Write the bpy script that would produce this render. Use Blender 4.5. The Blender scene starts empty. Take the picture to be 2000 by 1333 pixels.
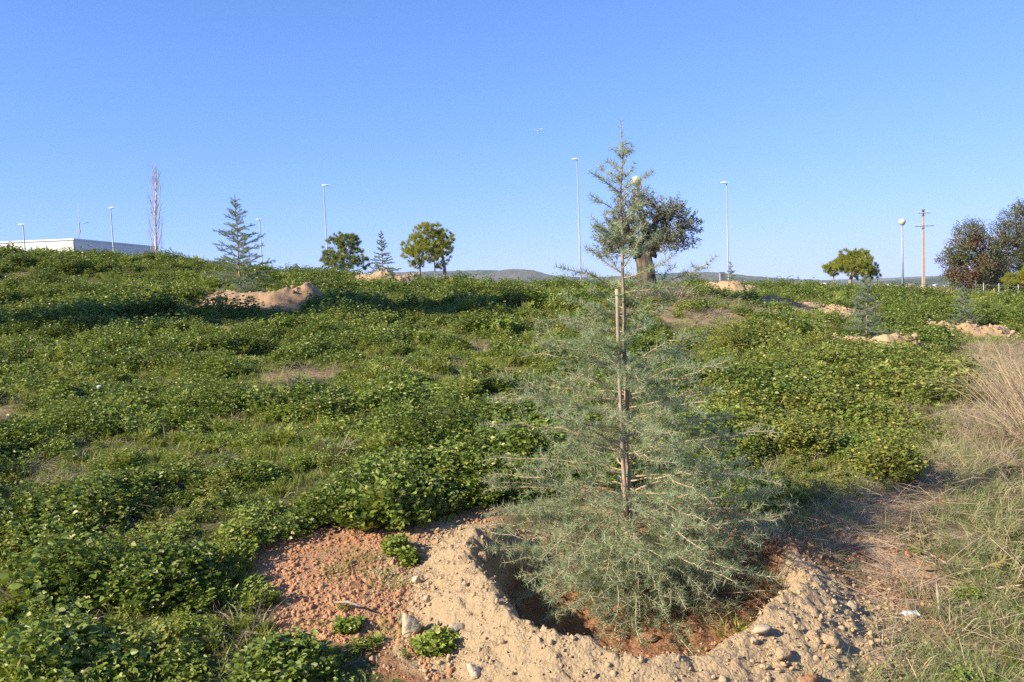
import bpy, math, random
import numpy as np
from mathutils import Vector, Matrix, Euler

R_ = math.radians
scene = bpy.context.scene
col = scene.collection
rng = np.random.default_rng(7)
random.seed(7)

# ------------------------------------------------------------------ camera
HAZE = 0.00012
D0 = 4.2                          # depth of the foreground cedar
F = 1614.0                       # focal length in photo pixels (2000 wide)
CAM = np.array([0.0, 0.0, 1.6])
PITCH, ROLL = R_(3.76), R_(2.2)
cam_d = bpy.data.cameras.new('camera'); cam = bpy.data.objects.new('camera', cam_d)
col.objects.link(cam)
cam_d.sensor_width = 22.3; cam_d.lens = 22.3 * F / 2000.0
cam_d.clip_start = 0.05; cam_d.clip_end = 20000
RM = Euler((math.pi / 2 - PITCH, 0, 0)).to_matrix() @ Matrix.Rotation(-ROLL, 3, 'Z')
cam.matrix_world = Matrix.Translation(Vector(CAM)) @ RM.to_4x4()
scene.camera = cam
RMn = np.array(RM)

# ------------------------------------------------------------------ sky, sun, exposure
SUN_EL = R_(31)
SUN_TRAVEL = np.array([0.88, 0.475])              # light goes to the right and a little away
sd = Vector((-SUN_TRAVEL[0] * math.cos(SUN_EL), -SUN_TRAVEL[1] * math.cos(SUN_EL), math.sin(SUN_EL))).normalized()
world = bpy.data.worlds.new('World'); scene.world = world; world.use_nodes = True
wn = world.node_tree.nodes; wl = world.node_tree.links
wn.clear()
sky = wn.new('ShaderNodeTexSky'); sky.sky_type = 'NISHITA'; sky.sun_disc = False
sky.sun_elevation = SUN_EL
sky.sun_rotation = math.atan2(sd.x, sd.y)
sky.altitude = 3000; sky.air_density = 1.0; sky.dust_density = 0.0; sky.ozone_density = 6.0
bg = wn.new('ShaderNodeBackground'); bg.inputs['Strength'].default_value = 0.087
wo = wn.new('ShaderNodeOutputWorld')
# soft shoulder on the sky's brightness, the same for every direction
def _vm(op, a, b):
    n = wn.new('ShaderNodeVectorMath'); n.operation = op
    for v, i in ((a, 0), (b, 1)):
        if isinstance(v, tuple): n.inputs[i].default_value = v
        else: wl.new(v, n.inputs[i])
    return n.outputs[0]
_num = _vm('MULTIPLY', sky.outputs[0], (1.52, 2.02, 2.20))
_den = _vm('ADD', _vm('MULTIPLY', sky.outputs[0], (.2125, .257, .10)), (1.0, 1.0, 1.0))
wl.new(_vm('DIVIDE', _num, _den), bg.inputs[0]); wl.new(bg.outputs[0], wo.inputs[0])
sun_d = bpy.data.lights.new('sun', 'SUN'); sun_d.energy = 5.0; sun_d.angle = R_(0.53)
sun_d.color = (1.0, 0.90, 0.70)
sun = bpy.data.objects.new('sun', sun_d); col.objects.link(sun)
sun.rotation_euler = sd.to_track_quat('Z', 'Y').to_euler()
sun.location = (-30, -10, 30)
vs = scene.view_settings
vs.view_transform = 'Standard'; vs.look = 'None'; vs.exposure = 0.95; vs.gamma = 1.0; vs.use_curve_mapping = False
scene.cycles.max_bounces = 6; scene.cycles.diffuse_bounces = 3; scene.cycles.transmission_bounces = 4
scene.cycles.transparent_max_bounces = 8; scene.cycles.volume_bounces = 0
scene.cycles.use_denoising = False

# ------------------------------------------------------------------ pixel <-> world
def ray(u, v):
    d = np.array([(u - 1000.0) / F, -(v - 666.5) / F, -1.0])
    return RMn @ d
def at(u, v, Y):
    d = ray(u, v); return CAM + d * (Y / d[1])
def project(P):
    q = (np.asarray(P) - CAM) @ RMn
    w = -q[..., 2]
    w = np.where(np.abs(w) < 1e-6, 1e-6, w)
    u = 1000 + F * q[..., 0] / w; v = 666.5 - F * q[..., 1] / w
    return np.where(w > 0, u, -9999), np.where(w > 0, v, -9999)
def inpoly(u, v, poly):
    c = np.zeros(u.shape, bool); n = len(poly)
    for i in range(n):
        x1, y1 = poly[i]; x2, y2 = poly[(i + 1) % n]
        if y1 == y2: continue
        t = ((y1 > v) != (y2 > v)) & (u < (x2 - x1) * (v - y1) / (y2 - y1) + x1)
        c ^= t
    return c

# ------------------------------------------------------------------ noise
def _h(ix, iy, s):
    h = (ix.astype(np.int64) * 374761393 + iy.astype(np.int64) * 668265263 + s * 1442695041) & 0xffffffff
    h = ((h ^ (h >> 13)) * 1274126177) & 0xffffffff
    h = ((h ^ (h >> 16)) * 2246822519) & 0xffffffff
    return ((h ^ (h >> 15)) & 0xffff) / 65535.0
def vnoise(x, y, s=0):
    x = np.asarray(x, float); y = np.asarray(y, float)
    ix = np.floor(x); iy = np.floor(y); fx = x - ix; fy = y - iy
    fx = fx * fx * fx * (fx * (fx * 6 - 15) + 10); fy = fy * fy * fy * (fy * (fy * 6 - 15) + 10)
    a = _h(ix, iy, s); b = _h(ix + 1, iy, s); c = _h(ix, iy + 1, s); d = _h(ix + 1, iy + 1, s)
    return (a * (1 - fx) + b * fx) * (1 - fy) + (c * (1 - fx) + d * fx) * fy
def fbm(x, y, o=4, s=0):
    r = 0; a = 0.5; t = 0
    for i in range(o):
        r = r + a * vnoise(x * 2 ** i + 17.3 * i, y * 2 ** i - 9.1 * i, s + i); t += a; a *= 0.5
    return r / t
def sstep(a, b, x):
    t = np.clip((x - a) / (b - a), 0, 1); return t * t * (3 - 2 * t)

# ------------------------------------------------------------------ terrain height
_ctl = [(0,1333,3.4),(0,1130,4.3),(0,1000,5.2),(0,850,7.2),(0,750,11),(0,650,17),(0,575,24),(0,510,29),
 (500,1333,3.3),(500,1130,4.2),(500,1000,5.1),(500,850,7.2),(500,750,10.5),(500,650,16),(500,590,21),(500,546,30),(250,522,30),
 (1000,1333,3.25),(1000,1130,4.15),(1000,1000,5),(1000,900,6),(1000,800,7.8),(1000,720,10.8),(1000,655,17),(1000,605,27),(1000,567,42),
 (760,557,35),(1265,582,25),
 (1500,1333,3.2),(1500,1130,4.1),(1500,1000,5),(1500,850,7),(1500,750,10.5),(1500,680,15),(1500,620,22),(1500,585,34),(1500,567,48),
 (1700,690,17.5),(1700,610,30),(1700,574,50),
 (2000,1333,3.2),(2000,1130,4.2),(2000,1000,5.2),(2000,850,7.5),(2000,750,11),(1900,655,24),(1900,585,48)]
_P = [at(*c) for c in _ctl]
_P += [np.array(p, float) for p in [(-22,45,2.6),(-36,45,2.8),(-14,46,1.9),(-40,25,3.3),(-34,10,1.5),(-16,0,0.3),(0,0,-0.1),(0,-12,-0.2),
      (16,0,-0.1),(30,12,0.0),(42,30,-0.3),(40,50,-0.3),(-20,-12,-.2),(20,-12,-.2)]]
_P = np.array(_P)
def _U(r2): return np.where(r2 > 1e-9, 0.5 * r2 * np.log(r2 + 1e-12), 0)
_S = 0.1
_xy = _P[:, :2] * _S
_K = _U(((_xy[:, None] - _xy[None]) ** 2).sum(-1)) + np.eye(len(_xy)) * 0.02
_Q = np.c_[np.ones(len(_xy)), _xy]
_A = np.block([[_K, _Q], [_Q.T, np.zeros((3, 3))]])
_W = np.linalg.solve(_A, np.r_[_P[:, 2], np.zeros(3)])
def gz(x, y, micro=True):
    x = np.asarray(x, float); y = np.asarray(y, float)
    shp = np.broadcast(x, y).shape
    x = np.broadcast_to(x, shp).ravel(); y = np.broadcast_to(y, shp).ravel()
    xc = np.clip(x, -42, 42) * _S; yc = np.clip(y, -12, 52) * _S
    z = _W[-3] + _W[-2] * xc + _W[-1] * yc
    for i in range(len(_xy)):
        z = z + _W[i] * _U((xc - _xy[i, 0]) ** 2 + (yc - _xy[i, 1]) ** 2)
    far = np.maximum(np.maximum(y - 50, np.abs(x) - 60), np.maximum(-y - 20, 0)); far = np.maximum(far, 0)
    w = sstep(0, 500, far)
    z = z * (1 - w) + (-24) * w - np.minimum(far, 60) * 0.02 * (1 - w)
    z = z + (fbm(x / 300, y / 300, 3, 40) - .5) * 14 * sstep(150, 900, far)
    if micro:
        k = np.clip(1 - far / 60, 0, 1)
        z = z + k * ((fbm(x * 0.55, y * 0.55, 3, 5) - .5) * 0.22 + (fbm(x * 4, y * 4, 2, 9) - .5) * 0.03)
    return z.reshape(shp)
def g1(x, y): return float(gz(np.array([x]), np.array([y]))[0])
def hit(u, v, tmax=90.0):
    d = ray(u, v); d = d / d[1]
    t = np.concatenate([np.arange(2.2, 14, 0.02), np.arange(14, tmax, 0.1)])
    P = CAM + d[None] * t[:, None]
    below = P[:, 2] < gz(P[:, 0], P[:, 1])
    i = int(np.argmax(below)) if below.any() else len(t) - 1
    p = P[i].copy(); p[2] = g1(p[0], p[1]); return p
def gpt(u, v, Y):                         # ground point in that pixel column at depth Y
    p = at(u, v, Y); p[2] = g1(p[0], p[1]); return p

# ------------------------------------------------------------------ material helpers
class NT:
    def __init__(s, name):
        s.m = bpy.data.materials.new(name); s.m.use_nodes = True
        s.t = s.m.node_tree; s.n = s.t.nodes; s.l = s.t.links; s.n.clear()
        s.out = s.n.new('ShaderNodeOutputMaterial')
    def add(s, typ, **kw):
        nd = s.n.new(typ)
        for k, v in kw.items():
            if hasattr(nd, k): setattr(nd, k, v)
        return nd
    def mix(s, fac, a, b):
        nd = s.n.new('ShaderNodeMix'); nd.data_type = 'RGBA'
        s.put(fac, nd.inputs[0]); s.put(a, nd.inputs[6]); s.put(b, nd.inputs[7]); return nd.outputs[2]
    def put(s, val, sock):
        if hasattr(val, 'is_output'): s.l.new(val, sock)
        elif isinstance(val, (tuple, list)): sock.default_value = (*val, 1.0) if len(val) == 3 and len(sock.default_value) == 4 else val
        else: sock.default_value = val
    def math(s, op, a, b=0.5):
        nd = s.n.new('ShaderNodeMath'); nd.operation = op; s.put(a, nd.inputs[0]); s.put(b, nd.inputs[1]); return nd.outputs[0]
    def ramp(s, val, p0, p1):
        nd = s.n.new('ShaderNodeMapRange'); nd.interpolation_type = 'SMOOTHSTEP'
        s.put(val, nd.inputs[0]); nd.inputs[1].default_value = p0; nd.inputs[2].default_value = p1; return nd.outputs[0]
    def pos(s):
        return s.n.new('ShaderNodeNewGeometry').outputs['Position']
    def obj(s):
        return s.n.new('ShaderNodeTexCoord').outputs['Object']
    def noise(s, scale, detail=4, vec=None, rough=.55):
        nd = s.n.new('ShaderNodeTexNoise'); nd.inputs['Scale'].default_value = scale
        nd.inputs['Detail'].default_value = detail; nd.inputs['Roughness'].default_value = rough
        if vec is not None: s.l.new(vec, nd.inputs['Vector'])
        return nd.outputs['Fac']
    def attr(s, name, typ='GEOMETRY'):
        nd = s.n.new('ShaderNodeAttribute'); nd.attribute_name = name; nd.attribute_type = typ; return nd.outputs['Fac']
    def rand(s):
        return s.n.new('ShaderNodeObjectInfo').outputs['Random']
    def bump(s, h, strength=.5, dist=.02):
        nd = s.n.new('ShaderNodeBump'); nd.inputs['Strength'].default_value = strength; nd.inputs['Distance'].default_value = dist
        s.l.new(h, nd.inputs['Height']); return nd.outputs[0]
    def bsdf(s, color, rough=.9, spec=.2, normal=None, metal=0.0):
        b = s.n.new('ShaderNodeBsdfPrincipled')
        s.put(color, b.inputs['Base Color']); s.put(rough, b.inputs['Roughness'])
        b.inputs['Specular IOR Level'].default_value = spec; b.inputs['Metallic'].default_value = metal
        if normal is not None: s.l.new(normal, b.inputs['Normal'])
        return b.outputs[0]
    def finish(s, sh):
        s.l.new(sh, s.out.inputs['Surface']); return s.m

def leaf_mat(name, a, b, c=None, trans=.35, rough=.5, spec=.25):
    """colour a..b by leaf tint and per-plant random; a fraction of leaves take colour c"""
    t = NT(name)
    tint = t.attr('tint'); r = t.rand()
    f = t.math('ADD', t.math('MULTIPLY', tint, .5), t.math('MULTIPLY', r, .5))
    colr = t.mix(f, a, b)
    if c is not None: colr = t.mix(t.ramp(tint, .92, .97), colr, c)
    sh = t.bsdf(colr, rough, spec)
    tr = t.n.new('ShaderNodeBsdfTranslucent')
    br = t.n.new('ShaderNodeVectorMath'); br.operation = 'MULTIPLY'
    t.l.new(colr, br.inputs[0]); br.inputs[1].default_value = (1.25, 1.2, .7); t.l.new(br.outputs[0], tr.inputs[0])
    mx = t.n.new('ShaderNodeMixShader'); mx.inputs[0].default_value = trans
    t.l.new(sh, mx.inputs[1]); t.l.new(tr.outputs[0], mx.inputs[2])
    return t.finish(mx.outputs[0])

def plain(name, a, b=None, rough=.7, scale=8, spec=.25, bump=0.0, metal=0.0):
    t = NT(name); b = b or tuple(x * .8 for x in a)
    n = t.noise(scale, 5, t.obj())
    nb = t.bump(t.noise(scale * 4, 4, t.obj()), bump, .01) if bump else None
    return t.finish(t.bsdf(t.mix(t.ramp(n, .3, .7), a, b), rough, spec, nb, metal))

def bark_mat(name, a, b, scale=20, stretch=.25, bump=.6):
    t = NT(name)
    mp = t.n.new('ShaderNodeMapping'); mp.inputs['Scale'].default_value = (1, 1, stretch); t.l.new(t.obj(), mp.inputs[0])
    n = t.noise(scale, 6, mp.outputs[0], .65)
    return t.finish(t.bsdf(t.mix(t.ramp(n, .35, .65), a, b), .9, .1, t.bump(n, bump, .02)))

def soil_mat(name, a, b, c, pebble=60, bump=.9):
    t = NT(name); p = t.pos()
    n1 = t.noise(1.3, 5, p); n2 = t.noise(14, 6, p, .7); n3 = t.noise(70, 4, p, .7)
    colr = t.mix(t.ramp(n1, .38, .62), a, b)
    colr = t.mix(t.math('MULTIPLY', t.ramp(n2, .45, .75), .7), colr, c)
    vo = t.n.new('ShaderNodeTexVoronoi'); vo.inputs['Scale'].default_value = pebble; t.l.new(p, vo.inputs['Vector'])
    h = t.math('ADD', t.math('MULTIPLY', n3, .8), t.math('MULTIPLY', vo.outputs['Distance'], -.6))
    h = t.math('ADD', h, t.math('MULTIPLY', n2, 1.2))
    return t.finish(t.bsdf(colr, .95, .1, t.bump(h, bump, .012)))

M = {}
M['sand'] = soil_mat('pale_sandy_earth', (.43, .31, .185), (.415, .295, .175), (.36, .24, .14))
M['red'] = soil_mat('red_clay_earth', (.40, .21, .11), (.33, .16, .085), (.44, .26, .15))
M['sand_clod'] = soil_mat('sandy_clod', (.43, .31, .185), (.415, .295, .175), (.36, .24, .14), 200, .2)
M['red_clod'] = soil_mat('red_clod', (.42, .225, .12), (.34, .17, .088), (.46, .28, .165), 200, .25)
M['brown_earth'] = soil_mat('brown_dug_earth', (.38, .26, .16), (.32, .205, .12), (.24, .15, .09), 9)
M['far_earth'] = soil_mat('far_pale_earth', (.46, .32, .19), (.40, .27, .15), (.31, .20, .115), 9)
M['stone'] = soil_mat('pale_limestone', (.52, .42, .30), (.44, .34, .23), (.36, .26, .17), 30, .5)
M['weed'] = leaf_mat('dark_weed_leaf', (.080, .124, .016), (.235, .288, .052), (.40, .38, .15), .24, .42, .3)
M['weed_b'] = leaf_mat('fresh_weed_leaf', (.145, .205, .024), (.310, .360, .068), (.44, .42, .15), .28, .42, .3)
M['yellow'] = leaf_mat('yellowing_weed_leaf', (.150, .185, .034), (.330, .330, .075), (.50, .40, .12), .32)
M['grass'] = leaf_mat('short_green_grass', (.165, .215, .030), (.315, .345, .075), (.50, .42, .20), .32)
M['verge'] = leaf_mat('thin_pale_grass', (.16, .21, .065), (.30, .32, .14), (.52, .43, .26), .35)
M['straw'] = leaf_mat('dry_straw', (.34, .26, .15), (.54, .43, .27), (.24, .15, .12), .25)
M['purple'] = leaf_mat('dry_purplish_blades', (.17, .12, .10), (.36, .29, .25), (.13, .15, .05), .2)
M['brush'] = leaf_mat('pinkish_dry_brush', (.25, .165, .125), (.48, .35, .27), (.16, .15, .06), .2)
M['tan'] = leaf_mat('tall_dry_grass', (.40, .29, .16), (.60, .47, .28), (.33, .20, .12), .25)
M['needle'] = leaf_mat('blue_green_cedar_needle', (.205, .275, .125), (.440, .510, .320), (.54, .52, .38), .40, .45)
M['needle_far'] = leaf_mat('far_cedar_needle', (.145, .190, .115), (.310, .365, .260), None, .35, .5)
M['twig'] = bark_mat('tan_cedar_twig', (.50, .36, .25), (.38, .27, .18), 60, .5, .3)
M['bark'] = bark_mat('cedar_trunk_bark', (.38, .29, .22), (.19, .14, .11), 40, .4)
M['cane'] = bark_mat('peeled_wood_stake', (.48, .37, .28), (.30, .22, .165), 30, .2, .4)
M['olive_leaf'] = leaf_mat('olive_leaf', (.100, .108, .062), (.300, .305, .215), (.40, .40, .30), .3)
M['olive_bark'] = bark_mat('gnarled_olive_bark', (.19, .145, .105), (.055, .04, .03), 9, .35, 1)
M['pine_needle'] = leaf_mat('pine_needle_tuft', (.210, .240, .030), (.480, .460, .075), (.46, .38, .11), .45)
M['pine_dark'] = leaf_mat('dark_pine_needle_tuft', (.155, .195, .036), (.370, .380, .080), None, .45)
M['pine_bark'] = bark_mat('pine_bark', (.42, .33, .25), (.22, .16, .12), 12, .4)
M['oak_leaf'] = leaf_mat('oak_leaf', (.075, .092, .040), (.175, .180, .085), (.16, .15, .08), .28)
M['oak_brown'] = leaf_mat('browned_oak_leaf', (.15, .085, .045), (.24, .14, .08), (.12, .12, .05), .25)
M['oak_bark'] = bark_mat('oak_bark', (.20, .16, .13), (.10, .08, .065), 10, .4)
M['poplar'] = bark_mat('bare_poplar_bark', (.62, .52, .47), (.46, .37, .33), 14, .3, .2)
M['galv'] = plain('galvanised_steel', (.36, .37, .39), (.30, .31, .33), .5, 3, .4, 0, .1)
M['lamp_white'] = plain('white_lamp_housing', (.58, .60, .62), (.52, .54, .56), .4, 5)
M['lens'] = plain('lamp_lens', (.42, .45, .50), (.36, .39, .44), .2, 5, .5)
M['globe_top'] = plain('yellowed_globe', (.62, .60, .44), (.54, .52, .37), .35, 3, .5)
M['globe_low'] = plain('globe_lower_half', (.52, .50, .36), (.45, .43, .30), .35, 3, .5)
M['concrete'] = plain('concrete_pole', (.52, .40, .30), (.44, .33, .25), .85, 2, .15, .3)
M['dark_metal'] = plain('dark_metal', (.10, .10, .11), (.16, .15, .15), .5, 10, .4)
M['panel'] = plain('cream_wall_panel', (.86, .80, .74), (.82, .75, .69), .8, .6, .2)
M['coping'] = plain('white_coping', (.80, .79, .77), (.75, .74, .72), .6, 1)
M['house'] = plain('pale_render', (.78, .74, .68), (.72, .66, .58), .85, .3)
M['tile'] = plain('clay_roof', (.42, .22, .14), (.36, .19, .12), .85, .5)
M['glass'] = plain('dark_window', (.06, .07, .09), (.08, .09, .11), .2, 3, .5)
M['tie'] = plain('green_tie', (.03, .20, .11), (.02, .15, .09), .5, 30)
M['litter'] = plain('white_plastic', (.80, .80, .80), (.74, .74, .73), .4, 20)
M['post'] = plain('fence_post', (.42, .41, .38), (.36, .35, .32), .7, 6)
M['dead_leaf'] = leaf_mat('dead_leaf', (.30, .15, .07), (.46, .26, .13), None, .2)
M['olive_dry'] = leaf_mat('drying_olive_leaf', (.20, .19, .06), (.36, .30, .11), (.36, .21, .08), .25)
M['petal'] = plain('orange_petal', (.75, .33, .02), (.68, .28, .02), .6, 30)
M['wing'] = plain('pale_wing', (.62, .58, .48), (.40, .34, .24), .6, 40)

# ------------------------------------------------------------------ object helpers
def link(o, parent=None):
    col.objects.link(o)
    if parent is not None: o.parent = parent
    return o
def tag(o, label=None, cat=None, group=None, kind=None):
    if label: o['label'] = label
    if cat: o['category'] = cat
    if group: o['group'] = group
    if kind: o['kind'] = kind
    return o
def empty(name, loc, label, cat, group=None, rz=0):
    o = bpy.data.objects.new(name, None); o.empty_display_size = .2
    o.location = Vector(loc); o.rotation_euler = (0, 0, rz); link(o); return tag(o, label, cat, group)
def np_mesh(name, V, Fc, mat, tint=None, smooth=False):
    V = np.asarray(V, np.float32); Fc = np.asarray(Fc, np.int32)
    me = bpy.data.meshes.new(name); k = Fc.shape[1]
    me.vertices.add(len(V)); me.vertices.foreach_set('co', V.ravel())
    me.loops.add(Fc.size); me.loops.foreach_set('vertex_index', Fc.ravel())
    me.polygons.add(len(Fc)); me.polygons.foreach_set('loop_start', np.arange(0, Fc.size, k, dtype=np.int32))
    me.polygons.foreach_set('loop_total', np.full(len(Fc), k, np.int32))
    if smooth: me.polygons.foreach_set('use_smooth', np.ones(len(Fc), bool))
    if tint is not None:
        a = me.attributes.new('tint', 'FLOAT', 'POINT'); a.data.foreach_set('value', np.asarray(tint, np.float32))
    me.materials.append(mat); me.update(calc_edges=True); return me
def np_obj(name, V, Fc, mat, parent=None, tint=None, smooth=False, loc=None):
    V = np.asarray(V, float)
    if loc is not None: V = V - np.asarray(loc, float)
    o = bpy.data.objects.new(name, np_mesh(name, V, Fc, mat, tint, smooth))
    if loc is not None and parent is None: o.location = Vector(loc)
    return link(o, parent)

class MB:
    """collects tubes, boxes and lathes; build() links them as one mesh"""
    def __init__(s): s.V = []; s.F = []
    def tube(s, pts, rad, sides=6, cap=True, wob=0.0, seed=0):
        pts = [np.asarray(p, float) for p in pts]; n = len(pts)
        if np.isscalar(rad): rad = [rad] * n
        b = len(s.V); ref = None
        rr = np.random.default_rng(seed)
        for i in range(n):
            d = pts[min(i + 1, n - 1)] - pts[max(i - 1, 0)]; d = d / (np.linalg.norm(d) + 1e-9)
            if ref is None:
                ref = np.array([1.0, 0, 0]) if abs(d[0]) < .8 else np.array([0, 1.0, 0])
            a = ref - d * np.dot(ref, d); a /= np.linalg.norm(a) + 1e-9; c = np.cross(d, a); ref = a
            for k in range(sides):
                t = 2 * math.pi * k / sides
                r = rad[i] * (1 + (wob * (rr.random() - .5) * 2 if wob else 0))
                s.V.append(pts[i] + r * (a * math.cos(t) + c * math.sin(t)))
        for i in range(n - 1):
            for k in range(sides):
                k2 = (k + 1) % sides
                s.F.append((b + i * sides + k, b + i * sides + k2, b + (i + 1) * sides + k2, b + (i + 1) * sides + k))
        if cap:
            s.F.append(tuple(b + k for k in reversed(range(sides))))
            s.F.append(tuple(b + (n - 1) * sides + k for k in range(sides)))
        return s
    def box(s, c, size, rot=None):
        c = np.asarray(c, float); h = np.asarray(size, float) / 2; b = len(s.V)
        for z in (-1, 1):
            for y in (-1, 1):
                for x in (-1, 1):
                    p = np.array([x, y, z]) * h
                    if rot is not None: p = np.array(rot) @ p
                    s.V.append(c + p)
        for f in ((0, 2, 3, 1), (4, 5, 7, 6), (0, 1, 5, 4), (2, 6, 7, 3), (0, 4, 6, 2), (1, 3, 7, 5)): s.F.append(tuple(b + i for i in f))
        return s
    def lathe(s, c, prof, sides=16):
        c = np.asarray(c, float); b = len(s.V)
        for r, z in prof:
            for k in range(sides):
                t = 2 * math.pi * k / sides; s.V.append(c + np.array([r * math.cos(t), r * math.sin(t), z]))
        for i in range(len(prof) - 1):
            for k in range(sides):
                k2 = (k + 1) % sides
                s.F.append((b + i * sides + k, b + i * sides + k2, b + (i + 1) * sides + k2, b + (i + 1) * sides + k))
        s.F.append(tuple(b + k for k in reversed(range(sides)))); s.F.append(tuple(b + (len(prof) - 1) * sides + k for k in range(sides)))
        return s
    def poly(s, pts, faces):
        b = len(s.V); s.V += [np.asarray(p, float) for p in pts]; s.F += [tuple(b + i for i in f) for f in faces]; return s
    def mesh(s, name, mat, off=(0, 0, 0), smooth=True):
        me = bpy.data.meshes.new(name); off = np.asarray(off, float)
        me.from_pydata([tuple(v - off) for v in s.V], [], s.F); me.materials.append(mat)
        if smooth: me.polygons.foreach_set('use_smooth', np.ones(len(me.polygons), bool))
        me.update(); return me
    def build(s, name, mat, parent=None, smooth=True, off=None):
        """vertices are world coordinates; off = world location of the parent (or of the object itself)"""
        if off is None: off = parent.location if parent is not None else (0, 0, 0)
        o = bpy.data.objects.new(name, s.mesh(name, mat, tuple(off), smooth))
        if parent is None: o.location = Vector(off)
        return link(o, parent)

def norm(a): return a / (np.linalg.norm(a, axis=-1, keepdims=True) + 1e-9)
def leaves(P, D, N, L, W, fold=.18):
    """oval leaves folded along the midrib: 6 verts, 4 tris"""
    D = norm(D); S = norm(np.cross(D, N)); N = np.cross(S, D)
    L = L[:, None]; W = W[:, None]; n = len(P)
    up = N * (W * fold)
    V = np.stack([P, P + D * L * .35 + S * W * .5 + up, P + D * L * .75 + S * W * .42 + up, P + D * L - N * L * .06,
                  P + D * L * .75 - S * W * .42 + up, P + D * L * .35 - S * W * .5 + up], 1).reshape(-1, 3)
    b = (np.arange(n) * 6)[:, None, None]
    Fc = (np.array([[0, 1, 2], [0, 2, 3], [0, 3, 4], [0, 4, 5]])[None] + b).reshape(-1, 3)
    return V, Fc
def diamonds(P, D, N, L, W):
    D = norm(D); S = norm(np.cross(D, N)); L = L[:, None]; W = W[:, None]; n = len(P)
    V = np.stack([P, P + D * L * .5 + S * W * .5, P + D * L, P + D * L * .5 - S * W * .5], 1).reshape(-1, 3)
    b = (np.arange(n) * 4)[:, None, None]
    return V, (np.array([[0, 1, 2], [0, 2, 3]])[None] + b).reshape(-1, 3)
def spikes(P, D, L, W):
    """thin needle triangles"""
    D = norm(D); n = len(P)
    A = rng.normal(size=(n, 3)); S = norm(np.cross(D, A)) * (W[:, None] * .5)
    V = np.stack([P + S, P - S, P + D * L[:, None]], 1).reshape(-1, 3)
    return V, np.arange(n * 3).reshape(-1, 3)
def blades(P, D, L, W, bend):
    """grass blades: 5 verts, 3 tris, bending over"""
    D = norm(D); n = len(P); A = rng.normal(size=(n, 3)); S = norm(np.cross(D, A)) * W[:, None] * .5
    H = D.copy(); H[:, 2] = 0; H = norm(H + rng.normal(size=(n, 3)) * [.05, .05, 0])
    L = L[:, None]; bd = bend[:, None]
    m = P + D * L * .55 + H * L * bd * .15
    t = P + D * L * (1 - bd * .25) + H * L * bd * .55 - np.array([0, 0, 1.]) * L * bd * .25
    V = np.stack([P + S, P - S, m + S * .8, m - S * .8, t], 1).reshape(-1, 3)
    b = (np.arange(n) * 5)[:, None, None]
    return V, (np.array([[0, 1, 3], [0, 3, 2], [2, 3, 4]])[None] + b).reshape(-1, 3)
def rep(t, k): return np.repeat(t, k)
def rdir(n, up=0.0, spread=1.0):
    d = rng.normal(size=(n, 3)) * spread; d[:, 2] = np.abs(d[:, 2]) * .6 + up; return norm(d)

# ------------------------------------------------------------------ ground sheet
def axis(n, s, k): i = np.arange(-n, n + 1); return s * np.sinh(k * i)
gx = axis(255, 1.43, .0335) ; gy = axis(255, 1.43, .0335) + 4.2
GX, GY = np.meshgrid(gx, gy, indexing='ij')
GZ = gz(GX, GY)
TREE = at(1230, 1160, D0); tb = (TREE[0], TREE[1])
_r = np.hypot(GX - tb[0], GY - tb[1]); GZ = GZ - .40 * (1 - sstep(.66, .88, _r))          # the dug pit
nx, ny = GX.shape
idx = np.arange(nx * ny).reshape(nx, ny)
Fg = np.stack([idx[:-1, :-1], idx[1:, :-1], idx[1:, 1:], idx[:-1, 1:]], -1).reshape(-1, 4)

RED = [(450,1100),(520,1060),(640,1028),(760,1030),(870,1000),(960,985),(985,1020),(900,1080),(850,1140),(860,1210),(930,1275),(1010,1345),(840,1350),(820,1290),(700,1255),(560,1265),(530,1190),(495,1130)]
DIRT = [(1540,1060),(1640,990),(1760,930),(1850,900),(1880,960),(1830,1020),(1850,1120),(1800,1200),(1720,1270),(1560,1340),(1560,1180)]
VERGE = [(1500,1020),(1640,960),(1780,900),(1840,800),(1860,700),(1900,640),(2050,600),(2600,600),(2800,1600),(1550,1600)]
YELL = [(1330,700),(1420,640),(1640,680),(1800,700),(1880,720),(1840,830),(1790,930),(1680,960),(1560,980),(1480,930),(1380,900)]
DRY = [(960,555),(1180,548),(1500,572),(1640,598),(1700,640),(1640,700),(1500,670),(1330,640),(1180,610),(1010,600)]
MOUNDZ = [(840,1130),(900,1060),(1000,1030),(1200,1020),(1460,1040),(1540,1090),(1600,1180),(1680,1290),(1700,1420),(1000,1420),(900,1290),(840,1210)]
def m_attr(u, v, poly, soft): # soft polygon mask by jittered tests
    r = 0
    for k in range(8):
        a = 2 * math.pi * k / 8
        r = r + inpoly(u + soft * math.cos(a), v + soft * .6 * math.sin(a), poly)
    return r / 8.0
V = np.stack([GX, GY, GZ], -1).reshape(-1, 3)
gu, gv = project(V)
near = (V[:, 1] > 1.5) & (V[:, 1] < 60)
red = np.maximum(m_attr(gu, gv, RED, 22), m_attr(gu, gv, MOUNDZ, 15)) * near
dry = np.maximum(np.maximum(m_attr(gu, gv, DIRT, 25), m_attr(gu, gv, VERGE, 40) * .6), m_attr(gu, gv, DRY, 20) * .8) * near
t = NT('meadow_soil'); p = t.pos()
n1 = t.noise(.9, 5, p); n2 = t.noise(9, 6, p, .7); n3 = t.noise(60, 4, p, .7)
c = t.mix(t.ramp(n2, .35, .65), (.060, .072, .026), (.115, .100, .050))
c = t.mix(t.math('MULTIPLY', t.attr('bare'), t.ramp(n2, .3, .6)), c, (.32, .205, .12))
dm = t.math('MULTIPLY', t.attr('dry'), t.ramp(n2, .25, .55))
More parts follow.
